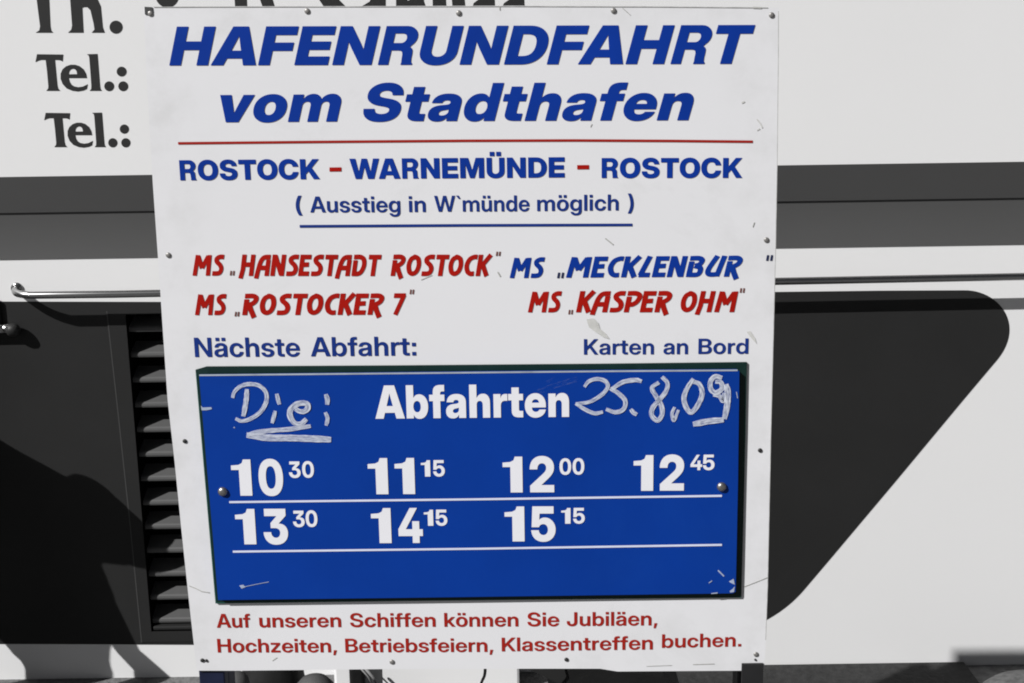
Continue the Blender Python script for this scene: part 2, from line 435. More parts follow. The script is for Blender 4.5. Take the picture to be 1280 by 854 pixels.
# ------------------------------------------------------------------ lettering
# letter outlines: advance width and contours as x, y, x, y ... (1490 units = cap height)
HEAVY = {"-":[1320,[[1007,717,1007,429,313,429,313,717]]],"0":[1320,[[660,-24,582,-20,509,-9,441,10,378,36,320,69,268,110,221,156,179,209,143,269,113,334,87,406,68,482,54,564,45,652,42,744,45,837,54,924,68,1007,87,1084,113,1155,143,1221,179,1281,221,1334,268,1380,320,1421,378,1454,441,1480,509,1499,582,1510,660,1514,739,1510,812,1499,880,1480,943,1454,1000,1421,1052,1380,1099,1334,1141,1281,1177,1221,1208,1155,1233,1084,1252,1007,1266,924,1275,837,1278,744,1275,652,1266,564,1252,482,1233,405,1208,334,1177,268,1141,209,1099,156,1052,109,1000,69,943,35,880,9,812,-9,739,-20],[660,281,693,283,724,290,752,301,777,316,800,337,821,361,839,389,856,421,869,457,881,496,890,539,898,586,903,635,906,688,907,744,906,800,903,853,898,903,890,950,881,993,869,1032,856,1068,839,1100,821,1129,800,1153,777,1173,752,1189,724,1200,693,1207,660,1209,627,1207,597,1200,569,1189,543,1173,520,1153,499,1129,481,1100,465,1068,451,1032,439,993,430,950,422,903,417,853,414,800,413,744,414,688,417,635,422,586,430,539,439,496,451,457,465,421,481,389,499,361,520,337,543,316,569,301,597,290,627,283]]],"1":[936,[[190,1245,420,1270,520,1340,560,1490,786,1490,786,0,421,0,421,1060,190,1060]]],"2":[1320,[[102,0,102,277,659,732,678,747,697,763,716,779,734,796,753,812,771,829,787,846,803,865,817,884,830,904,841,925,850,947,856,970,859,994,861,1020,860,1042,857,1063,852,1083,845,1102,836,1119,826,1135,814,1150,800,1164,785,1175,768,1186,750,1194,730,1201,709,1206,687,1208,664,1209,639,1208,615,1205,593,1199,572,1191,552,1180,533,1167,516,1152,501,1135,488,1116,476,1094,467,1071,459,1045,454,1018,451,989,450,957,89,957,92,1024,100,1087,114,1146,134,1202,159,1254,190,1301,225,1345,264,1383,309,1417,358,1446,412,1471,469,1490,531,1503,596,1511,665,1514,729,1512,789,1505,847,1493,902,1477,954,1457,1003,1432,1047,1403,1087,1371,1122,1334,1154,1294,1180,1250,1200,1203,1214,1152,1223,1098,1226,1041,1224,998,1219,957,1211,918,1199,881,1184,845,1166,811,1145,777,1122,744,1096,712,1067,681,1036,650,1003,618,968,586,931,554,892,521,635,308,635,306,1230,306,1230,0]]],"3":[1320,[[649,-24,572,-21,500,-12,433,3,372,24,317,51,266,83,221,118,182,157,147,200,119,247,95,296,77,347,63,399,56,453,53,508,423,508,424,481,427,455,433,430,441,407,451,385,463,365,477,346,493,329,511,315,530,302,551,291,573,282,597,276,621,273,647,271,672,273,695,276,718,281,739,289,759,299,777,311,794,324,809,339,823,356,834,375,844,395,852,415,857,437,860,460,861,485,860,508,857,530,851,551,843,570,833,588,821,604,806,619,790,633,772,644,752,654,730,663,707,669,682,674,656,677,628,678,413,678,413,892,720,1181,720,1182,127,1182,127,1490,1169,1490,1169,1198,709,780,709,863,778,867,843,866,902,860,957,849,1007,832,1051,811,1091,786,1127,757,1157,725,1183,689,1204,650,1220,608,1231,564,1238,518,1241,469,1238,413,1229,359,1214,308,1194,260,1168,214,1136,171,1100,132,1059,98,1013,66,962,39,907,16,848,-1,786,-14,719,-21]]],"4":[1320,[[24,295,24,593,641,1490,1024,1490,411,589,411,587,1296,587,1296,295],[755,0,755,386,755,517,755,928,1117,928,1117,0]]],"5":[1320,[[656,-24,590,-21,527,-14,468,-2,412,15,359,37,310,63,265,93,224,128,188,166,156,209,129,256,107,305,90,359,78,415,72,475,437,475,438,452,442,430,448,409,456,388,467,369,479,351,493,335,509,320,527,307,546,296,566,286,588,278,610,273,634,269,659,268,684,270,708,273,730,279,752,287,772,298,790,310,807,325,822,341,836,359,848,379,858,400,865,423,871,447,874,472,875,499,874,526,871,552,865,576,857,599,847,621,835,642,822,660,807,677,790,692,771,705,751,715,730,724,708,730,685,733,660,735,628,733,599,729,571,722,545,712,522,699,500,684,482,667,467,648,455,627,446,604,93,604,136,1490,1153,1490,1153,1182,481,1182,460,918,462,918,482,936,504,952,528,967,553,979,580,990,609,999,638,1006,669,1011,701,1014,734,1015,774,1013,813,1009,851,1001,889,990,926,977,961,960,996,941,1028,920,1060,896,1089,869,1117,841,1142,811,1165,778,1185,744,1203,708,1218,671,1229,632,1238,593,1243,552,1244,510,1241,449,1233,391,1218,336,1198,284,1171,234,1140,188,1104,146,1063,108,1017,75,966,45,911,20,853,1,791,-13,725,-21]]],"7":[1320,[[216,0,809,1167,809,1169,114,1169,114,1490,1206,1490,1206,1181,611,0]]],"A":[1543,[[2,0,507,1490,1033,1490,1541,0,1100,0,919,609,898,680,878,751,857,822,837,893,817,964,797,1036,777,1109,758,1184,738,1260,718,1338,825,1338,804,1260,784,1184,764,1109,743,1036,723,964,703,893,682,822,661,751,640,680,619,609,431,0],[366,262,366,566,1178,566,1178,262]]],"C":[1493,[[765,-24,686,-20,609,-10,536,8,466,34,399,66,336,105,279,151,227,203,181,262,140,328,106,399,79,477,60,560,49,649,45,744,49,840,60,929,79,1013,106,1091,140,1163,181,1228,227,1287,279,1340,336,1385,399,1425,466,1457,536,1482,609,1500,686,1510,765,1514,821,1512,874,1507,926,1499,976,1488,1024,1473,1070,1455,1114,1434,1156,1411,1195,1384,1232,1355,1267,1324,1299,1290,1328,1253,1354,1214,1378,1173,1399,1129,1417,1084,1431,1036,1442,987,1450,936,1054,936,1049,957,1043,978,1037,998,1029,1017,1020,1035,1009,1052,998,1068,986,1083,973,1097,959,1110,944,1121,929,1132,912,1141,895,1149,876,1156,857,1162,837,1167,816,1170,795,1172,773,1172,731,1170,693,1164,657,1154,623,1140,593,1122,564,1100,539,1074,517,1045,497,1012,480,975,466,935,456,892,448,846,443,797,442,744,443,692,448,643,455,597,466,554,480,514,496,478,516,445,538,416,564,390,592,368,623,350,657,336,693,326,731,320,773,318,795,318,816,320,837,323,857,328,876,333,894,340,911,348,928,357,944,368,958,380,972,393,985,406,997,421,1008,437,1019,454,1028,472,1036,491,1043,510,1049,531,1054,552,1450,552,1442,501,1431,452,1416,405,1398,359,1378,316,1354,275,1328,236,1298,199,1266,165,1232,134,1195,105,1155,79,1114,55,1070,35,1024,17,976,2,926,-9,874,-17,821,-22]]],"D":[1452,[[657,0,254,0,254,326,638,326,687,328,732,334,774,343,813,356,848,372,879,393,907,417,931,445,952,476,970,512,984,551,996,594,1004,640,1008,690,1010,744,1008,799,1003,850,995,896,984,939,969,978,951,1014,929,1045,904,1073,876,1097,844,1118,808,1134,769,1147,726,1156,679,1162,629,1164,247,1164,247,1490,653,1490,742,1486,827,1475,906,1457,981,1431,1052,1398,1116,1359,1175,1313,1227,1261,1274,1203,1314,1139,1347,1070,1374,996,1392,917,1403,833,1407,744,1403,656,1392,573,1374,494,1348,420,1315,351,1275,287,1229,229,1177,177,1119,132,1055,92,985,59,911,33,831,15,746,4],[480,1490,480,0,87,0,87,1490]]],"E":[1284,[[87,0,87,1490,1223,1490,1223,1156,480,1156,480,907,1166,907,1166,584,480,584,480,334,1223,334,1223,0]]],"F":[1229,[[87,0,87,1490,1188,1490,1188,1156,480,1156,480,871,1146,871,1146,550,480,550,480,0]]],"H":[1484,[[87,0,87,1490,480,1490,480,924,1004,924,1004,1490,1398,1490,1398,0,1004,0,1004,591,480,591,480,0]]],"K":[1474,[[376,233,376,713,396,738,416,764,436,790,456,815,477,841,497,867,517,892,537,918,557,944,577,969,598,995,618,1020,638,1046,658,1071,678,1097,989,1490,1447,1490,822,732,787,732],[87,0,87,1490,480,1490,480,1151,480,733,480,546,480,0],[1021,0,644,615,879,911,1472,0]]],"M":[1881,[[87,0,87,1490,672,1490,830,976,837,952,844,926,852,898,860,868,869,836,878,803,887,769,896,734,906,699,915,663,925,627,934,592,943,557,951,523,960,490,967,458,974,428,981,400,987,374,992,350,892,350,897,374,903,400,910,428,917,458,925,490,933,523,941,557,950,592,959,627,968,663,978,699,987,734,996,769,1005,803,1014,836,1022,868,1031,898,1038,926,1046,952,1052,976,1207,1490,1794,1490,1794,0,1408,0,1408,604,1408,625,1409,649,1409,675,1410,703,1411,733,1412,765,1413,798,1414,832,1415,867,1416,904,1417,941,1418,978,1419,1015,1420,1053,1421,1091,1422,1128,1423,1165,1423,1200,1424,1235,1424,1269,1469,1269,1460,1234,1451,1199,1442,1164,1432,1127,1422,1090,1412,1052,1402,1014,1393,977,1383,940,1373,903,1364,867,1354,832,1345,798,1336,765,1327,734,1319,704,1311,675,1303,649,1296,626,1290,604,1100,0,782,0,590,604,583,626,576,649,568,675,560,704,551,734,542,765,533,798,524,832,514,867,504,903,494,940,484,977,474,1014,464,1052,454,1090,444,1127,434,1164,425,1199,415,1234,406,1269,457,1269,457,1235,458,1200,458,1165,459,1128,460,1091,461,1053,462,1015,463,978,464,941,465,904,466,867,467,832,468,798,469,765,470,733,471,703,472,675,472,649,472,625,472,604,472,0]]],"N":[1506,[[87,0,87,1490,490,1490,877,868,887,852,898,834,910,814,922,791,936,767,951,741,966,714,981,686,996,658,1012,629,1028,600,1043,572,1058,544,1073,517,1087,490,1040,382,1038,414,1037,448,1035,484,1034,521,1032,561,1031,600,1030,640,1029,679,1029,717,1028,754,1027,790,1027,823,1027,853,1027,880,1027,904,1027,1490,1420,1490,1420,0,1017,0,658,575,645,595,632,617,617,642,602,668,585,697,567,728,548,760,530,794,510,829,490,865,470,903,450,940,429,979,409,1017,388,1056,464,1082,467,1040,470,999,472,957,474,917,475,876,477,837,478,800,478,764,479,730,479,698,480,668,480,640,480,616,480,594,480,575,480,0]]],"O":[1529,[[764,-24,685,-20,609,-10,535,8,465,34,398,66,336,105,279,151,227,203,181,262,140,328,106,399,79,477,60,560,49,649,45,744,49,840,60,929,79,1013,106,1091,140,1163,181,1228,227,1287,279,1340,336,1385,398,1424,465,1457,535,1482,609,1500,685,1510,764,1514,844,1510,920,1500,993,1482,1063,1457,1130,1424,1192,1385,1249,1340,1301,1287,1347,1228,1388,1163,1423,1091,1449,1013,1468,929,1480,840,1484,744,1480,649,1468,559,1449,476,1423,398,1388,327,1347,261,1301,203,1249,150,1192,105,1130,66,1063,33,993,8,920,-10,844,-20],[764,318,804,320,841,326,876,336,908,350,938,368,966,390,991,416,1013,445,1032,478,1049,514,1062,554,1073,597,1081,643,1085,692,1087,744,1085,797,1081,846,1073,892,1062,935,1049,975,1032,1012,1013,1045,991,1074,966,1100,938,1122,908,1140,876,1154,841,1164,804,1170,764,1172,725,1170,688,1164,654,1154,621,1140,591,1122,564,1100,539,1074,517,1045,497,1012,480,975,466,935,456,892,448,846,443,797,442,744,443,692,448,643,456,597,466,554,480,514,497,478,517,445,539,416,564,390,591,368,621,350,654,336,688,326,725,320]]],"R":[1370,[[130,0,130,1490,850,1490,963,1475,1067,1430,1155,1358,1222,1266,1260,1159,1269,1046,1247,934,1196,832,1120,748,1080,690,1150,640,1195,560,1210,430,1215,250,1235,110,1285,45,1285,0,893,0,905,90,890,240,880,400,850,500,780,548,700,555,480,555,480,0],[480,840,740,840,786,843,830,861,867,894,894,939,908,992,908,1048,894,1101,867,1146,830,1179,786,1197,740,1205,480,1205]]],"S":[1389,[[698,-24,619,-22,545,-14,477,-2,413,14,354,36,300,62,252,93,209,128,171,168,139,212,112,261,92,313,77,370,68,430,65,494,438,494,441,469,445,446,452,424,462,403,474,384,488,366,504,350,522,336,543,324,565,313,589,304,615,297,642,292,672,289,702,288,730,289,756,291,780,295,803,300,825,306,844,314,862,323,879,333,893,344,906,357,916,370,924,384,930,399,934,415,935,432,934,447,931,461,925,475,918,487,909,499,897,510,883,521,867,531,848,541,827,549,804,558,778,566,750,573,719,581,686,588,536,617,454,637,379,662,313,692,256,728,206,769,166,815,134,865,112,920,98,979,94,1043,97,1098,106,1150,121,1199,142,1246,169,1289,202,1330,239,1367,281,1400,328,1429,380,1455,436,1476,495,1493,558,1505,624,1512,693,1514,765,1512,832,1505,895,1493,954,1476,1009,1455,1059,1430,1105,1400,1146,1366,1182,1328,1214,1286,1240,1240,1261,1191,1277,1138,1287,1081,1292,1021,929,1021,924,1053,915,1083,901,1109,883,1133,860,1153,834,1171,805,1184,773,1194,738,1200,700,1202,676,1201,653,1199,631,1195,610,1190,591,1184,572,1176,556,1167,541,1157,527,1146,516,1134,506,1122,498,1108,493,1093,490,1078,488,1062,489,1047,492,1033,497,1020,504,1008,512,997,523,986,535,977,550,967,568,959,587,950,608,943,632,935,659,928,687,921,718,915,843,891,892,881,938,870,981,857,1022,844,1060,830,1095,814,1128,798,1158,780,1185,760,1210,740,1232,718,1252,695,1269,671,1284,645,1296,618,1306,589,1314,559,1319,528,1323,495,1324,461,1321,401,1312,345,1297,293,1276,244,1250,199,1218,158,1180,120,1137,87,1089,58,1036,33,978,13,915,-3,847,-15,775,-22]]],"T":[1335,[[41,1156,41,1490,1294,1490,1294,1156,864,1156,864,0,471,0,471,1156]]],"U":[1444,[[722,-24,647,-21,576,-13,508,1,445,20,386,45,332,74,282,108,238,147,199,190,165,237,136,289,114,343,98,401,89,463,86,528,86,1490,468,1490,468,560,470,531,473,504,480,478,489,454,501,430,515,409,531,389,549,371,569,355,590,341,614,329,639,320,665,314,693,310,722,309,751,310,779,314,806,320,831,329,854,341,876,355,896,371,913,389,929,408,943,430,955,453,964,478,970,504,974,531,975,560,975,1490,1358,1490,1358,528,1355,463,1345,401,1330,343,1308,288,1279,237,1245,189,1206,147,1162,108,1112,74,1058,44,998,20,935,1,868,-13,797,-21]]],"W":[2107,[[398,0,2,1490,428,1490,559,878,568,836,576,794,585,752,593,709,601,667,609,625,617,582,624,540,632,498,640,456,648,413,655,371,662,329,670,286,677,244,588,244,596,286,604,329,612,371,621,413,629,456,637,498,645,540,654,582,663,625,671,667,680,709,689,752,699,794,708,836,718,878,861,1490,1246,1490,1389,878,1398,836,1408,794,1417,752,1426,709,1435,667,1444,625,1453,582,1461,540,1470,498,1478,456,1486,413,1494,371,1502,329,1511,286,1519,244,1429,244,1436,286,1444,329,1451,371,1459,413,1466,456,1474,498,1481,540,1489,582,1497,625,1505,667,1513,709,1522,752,1530,794,1538,836,1547,878,1679,1490,2105,1490,1709,0,1275,0,1097,714,1089,748,1081,785,1073,824,1064,866,1055,910,1046,958,1035,1010,1023,1065,1010,1124,996,1186,1110,1186,1096,1124,1083,1065,1072,1010,1061,958,1052,910,1043,866,1034,824,1026,785,1018,748,1009,714,831,0]]],"a":[1181,[[414,-19,372,-17,333,-13,295,-6,260,3,227,15,195,31,167,48,142,69,119,93,99,119,82,148,70,180,60,215,55,253,53,293,54,328,58,360,64,390,73,418,84,443,98,467,113,489,131,509,150,527,172,543,195,558,219,571,245,583,273,593,302,602,332,610,363,616,394,622,427,626,460,629,496,632,529,635,559,638,586,642,611,646,632,650,651,655,667,661,681,667,692,674,701,681,708,690,713,700,716,710,717,722,717,726,717,736,715,746,711,755,707,764,701,772,694,780,686,787,677,793,667,798,656,803,644,807,631,810,617,812,602,813,586,814,570,813,554,812,540,809,526,806,513,802,501,796,490,790,480,783,472,775,464,766,457,756,452,746,448,734,444,722,442,709,95,709,100,755,110,798,123,838,141,875,163,910,189,941,219,970,252,995,290,1017,332,1036,378,1052,428,1064,482,1073,539,1078,601,1080,647,1079,692,1076,734,1071,774,1064,812,1055,847,1044,880,1032,911,1017,939,1001,966,983,989,963,1011,941,1029,918,1046,893,1060,866,1071,838,1080,808,1086,776,1090,743,1091,708,1091,0,723,0,723,148,719,148,705,125,690,104,675,84,658,67,641,51,623,37,604,25,584,14,562,5,541,-2,517,-8,493,-13,468,-16,441,-18],[533,221,553,222,572,224,590,228,608,233,625,239,642,248,657,257,671,268,683,279,694,293,704,307,711,323,717,340,720,357,721,376,721,465,715,463,709,461,702,459,696,457,689,454,682,452,674,450,667,448,659,446,650,444,642,442,633,441,624,439,614,437,605,435,594,433,584,431,573,429,562,427,550,425,533,422,517,418,502,414,488,409,475,403,463,397,452,390,442,383,433,375,425,366,419,357,414,347,411,337,408,326,408,314,408,303,410,292,413,282,418,272,424,264,431,256,439,249,447,242,457,237,468,232,480,228,492,225,505,223,519,221]]],"b":[1268,[[764,-24,736,-23,710,-20,684,-16,659,-10,635,-3,613,6,591,17,571,30,552,44,534,60,517,77,502,97,488,117,476,140,465,164,464,164,464,0,90,0,90,1490,468,1490,468,916,469,916,483,938,497,958,513,976,529,993,546,1008,563,1022,582,1034,602,1045,622,1054,644,1062,667,1068,690,1073,715,1077,741,1079,767,1080,819,1077,869,1068,916,1054,960,1035,1002,1010,1041,980,1077,945,1109,906,1137,863,1162,816,1183,765,1199,711,1211,653,1217,593,1220,530,1218,465,1211,403,1199,344,1184,289,1163,238,1139,190,1111,147,1079,109,1044,75,1005,45,962,20,917,1,869,-13,818,-21],[654,275,676,276,698,280,717,286,736,295,753,306,769,319,783,335,796,353,807,372,816,394,824,418,830,443,835,470,837,499,838,530,837,560,835,589,830,616,824,641,816,665,807,686,796,706,783,723,769,739,753,752,736,763,717,772,698,778,676,782,654,783,631,782,609,778,588,772,569,763,550,752,533,738,517,722,503,705,490,685,479,664,470,640,463,615,458,588,455,560,454,530,455,500,458,471,463,444,470,419,479,395,490,373,503,353,517,336,533,320,550,306,569,295,588,286,609,280,631,276]]],"d":[1268,[[505,-24,451,-21,400,-13,352,1,307,20,264,45,225,75,189,109,158,147,130,190,105,238,85,289,69,344,58,403,51,465,48,530,51,593,58,653,69,711,86,765,106,816,131,863,160,906,192,945,227,980,266,1010,309,1035,353,1054,400,1068,449,1077,501,1080,528,1079,554,1077,579,1073,602,1068,625,1062,646,1054,667,1045,687,1034,705,1022,723,1008,740,993,756,976,771,958,786,938,799,916,801,916,801,1490,1178,1490,1178,0,805,0,805,164,803,164,793,140,780,117,767,97,751,77,735,60,717,44,698,30,677,17,656,6,633,-3,609,-10,584,-16,559,-20,532,-23],[615,275,638,276,660,280,681,286,700,295,719,306,736,320,752,336,766,353,778,373,789,395,798,419,805,444,810,471,814,500,815,530,814,560,810,588,805,615,798,640,789,664,778,685,766,705,752,722,736,738,719,752,700,763,681,772,660,778,638,782,615,783,592,782,571,778,551,772,533,763,516,752,500,739,486,723,473,706,462,686,452,665,444,641,438,616,434,589,431,560,430,530,431,499,434,470,438,443,444,418,452,394,462,372,473,353,486,335,500,319,516,306,533,295,551,286,571,280,592,276]]],"e":[1185,[[603,-24,539,-21,478,-13,421,1,366,21,314,47,266,77,223,112,184,151,149,194,119,242,93,293,74,348,60,405,51,465,48,528,51,591,60,651,74,709,93,763,119,814,149,862,183,905,222,944,264,979,311,1009,362,1035,416,1055,472,1069,532,1077,594,1080,642,1078,688,1074,732,1066,774,1055,815,1040,854,1023,890,1004,925,981,957,956,988,928,1016,898,1041,866,1063,832,1083,795,1100,756,1115,716,1126,674,1134,630,1139,585,1140,538,1140,437,164,437,164,653,967,653,793,613,792,637,790,659,785,680,779,699,771,717,761,734,749,749,736,762,722,774,706,784,688,792,670,799,649,803,627,806,604,807,581,806,560,803,540,799,521,792,503,784,487,774,472,762,459,749,448,734,438,717,430,699,424,680,419,659,416,637,415,613,415,446,416,421,419,398,424,377,431,356,439,337,450,319,462,304,476,290,491,277,509,267,527,258,548,251,569,246,593,243,617,242,635,243,652,244,669,246,685,250,700,254,714,260,727,266,740,273,751,280,762,289,771,298,780,308,787,319,793,330,799,342,1135,342,1125,300,1111,260,1092,222,1069,186,1041,153,1010,121,975,92,937,66,897,43,853,23,807,6,758,-7,708,-16,656,-22]]],"f":[848,[[808,1056,808,767,20,767,20,1056],[213,0,213,1159,215,1203,220,1244,228,1281,239,1315,254,1346,272,1374,294,1399,320,1420,349,1439,381,1455,417,1467,457,1477,501,1484,548,1489,599,1490,625,1490,650,1490,675,1490,700,1490,724,1490,746,1490,766,1490,783,1490,797,1490,808,1490,808,1201,802,1201,793,1201,784,1201,772,1201,760,1201,747,1201,734,1201,722,1201,711,1201,700,1201,678,1200,658,1197,641,1192,627,1185,616,1177,607,1166,600,1152,595,1135,592,1115,591,1093,591,0]]],"h":[1252,[[468,566,468,0,90,0,90,1490,468,1490,468,768,411,768,433,822,458,871,486,916,518,957,553,993,593,1024,638,1049,688,1066,743,1076,803,1080,848,1078,891,1072,930,1062,966,1048,1000,1030,1030,1008,1058,983,1082,954,1103,922,1121,886,1136,848,1147,806,1156,762,1160,715,1162,665,1162,0,784,0,784,583,783,615,778,645,770,671,758,694,744,714,726,730,705,743,682,752,656,757,627,759,608,758,590,756,573,752,556,746,542,738,528,729,516,718,505,705,495,690,487,674,480,656,475,636,471,614,469,591]]],"m":[1872,[[90,0,90,1056,453,1056,453,804,437,804,449,841,462,874,477,906,494,934,514,960,535,983,557,1004,581,1022,607,1037,633,1050,661,1061,689,1069,718,1075,748,1078,778,1080,824,1077,868,1069,910,1055,950,1035,987,1010,1021,980,1048,944,1070,903,1086,856,1096,804,1067,804,1075,839,1087,872,1101,902,1118,931,1137,956,1159,980,1183,1000,1208,1019,1236,1035,1265,1049,1295,1060,1326,1068,1358,1075,1391,1078,1424,1080,1465,1078,1504,1072,1542,1063,1577,1050,1610,1034,1641,1014,1669,991,1694,965,1717,936,1736,904,1753,869,1765,832,1775,792,1780,750,1782,705,1782,0,1404,0,1404,614,1402,644,1398,670,1390,694,1378,715,1364,734,1347,750,1328,762,1307,770,1284,775,1259,777,1242,776,1226,774,1211,770,1197,764,1184,757,1171,748,1160,738,1150,727,1142,714,1134,700,1127,684,1122,668,1119,651,1116,632,1116,612,1116,0,756,0,756,616,754,644,750,670,742,694,731,715,717,734,700,749,681,762,660,770,637,775,612,777,596,776,580,774,565,770,551,764,537,757,525,748,513,738,503,727,494,714,486,699,480,684,474,667,471,649,468,630,468,610,468,0]]],"n":[1252,[[468,566,468,0,90,0,90,1056,463,1056,463,768,411,768,433,822,458,871,486,916,518,957,553,993,593,1024,638,1049,688,1066,743,1076,803,1080,848,1078,891,1072,930,1062,966,1048,1000,1030,1030,1008,1058,983,1082,954,1103,922,1121,886,1136,848,1147,806,1156,762,1160,715,1162,665,1162,0,784,0,784,583,783,615,778,645,770,671,758,694,744,714,726,730,705,743,682,752,656,757,627,759,608,758,590,756,573,752,556,746,542,738,528,729,516,718,505,705,495,690,487,674,480,656,475,636,471,614,469,591]]],"o":[1232,[[616,-24,550,-21,488,-13,428,0,372,19,320,44,271,73,226,107,186,145,151,188,120,236,94,287,74,342,60,400,51,462,48,528,51,593,60,655,74,714,94,769,120,820,151,867,186,910,226,948,271,982,320,1012,372,1036,428,1055,488,1069,550,1077,616,1080,682,1077,745,1069,805,1055,861,1036,913,1012,962,982,1007,948,1046,910,1082,867,1113,820,1138,769,1158,714,1173,655,1181,593,1184,528,1181,462,1173,400,1158,342,1138,287,1113,236,1082,188,1046,145,1007,107,962,73,913,44,861,19,805,0,745,-13,682,-21],[616,273,637,274,657,277,676,283,694,291,711,302,727,315,742,330,755,347,767,366,778,388,787,412,793,438,798,466,801,496,802,528,801,560,798,591,793,619,787,645,778,668,767,690,755,709,742,726,727,741,711,754,694,764,676,773,657,778,637,782,616,783,596,782,576,779,557,773,539,765,522,754,505,741,491,726,477,709,465,690,455,668,446,645,439,619,434,591,431,560,430,528,431,496,434,466,439,438,446,412,455,388,465,366,477,347,491,330,505,315,522,302,539,291,557,283,576,277,596,274]]],"r":[834,[[90,0,90,1056,456,1056,456,866,458,866,471,906,487,940,505,970,525,995,549,1014,575,1030,605,1042,639,1051,676,1056,718,1058,729,1058,740,1058,750,1057,760,1057,769,1057,779,1057,788,1057,797,1057,806,1057,815,1057,815,751,806,751,796,752,783,752,769,752,753,752,736,752,720,752,704,752,688,752,673,753,649,751,626,748,605,742,584,735,565,725,547,712,531,698,517,682,504,665,493,645,484,623,477,600,472,575,469,548,468,520,468,0]]],"t":[835,[[794,1056,794,767,20,767,20,1056],[198,1344,576,1344,576,374,577,355,579,340,583,326,589,315,596,307,605,300,617,295,632,292,650,290,671,289,682,289,694,289,707,289,722,289,737,289,752,289,766,289,777,289,786,289,794,289,794,0,782,0,767,0,750,0,730,0,708,0,684,0,659,0,635,0,610,0,584,0,508,3,441,12,382,27,332,47,291,74,258,107,232,147,213,194,202,248,198,309]]],"v":[1193,[[380,0,-1,1056,393,1056,531,593,544,551,556,509,568,467,579,425,591,383,602,341,613,299,624,257,635,215,647,173,557,173,567,215,578,257,589,299,600,341,611,383,622,425,633,467,645,509,656,551,668,593,804,1056,1193,1056,812,0]]],"\u00dc":[1444,[[722,-24,647,-21,576,-13,508,1,445,20,386,45,332,74,282,108,238,147,199,190,165,237,136,289,114,343,98,401,89,463,86,528,86,1490,468,1490,468,560,470,531,473,504,480,478,489,454,501,430,515,409,531,389,549,371,569,355,590,341,614,329,639,320,665,314,693,310,722,309,751,310,779,314,806,320,831,329,854,341,876,355,896,371,913,389,929,408,943,430,955,453,964,478,970,504,974,531,975,560,975,1490,1358,1490,1358,528,1355,463,1345,401,1330,343,1308,288,1279,237,1245,189,1206,147,1162,108,1112,74,1058,44,998,20,935,1,868,-13,797,-21],[784,1602,784,1919,1123,1919,1123,1602],[321,1602,321,1919,660,1919,660,1602]]]}
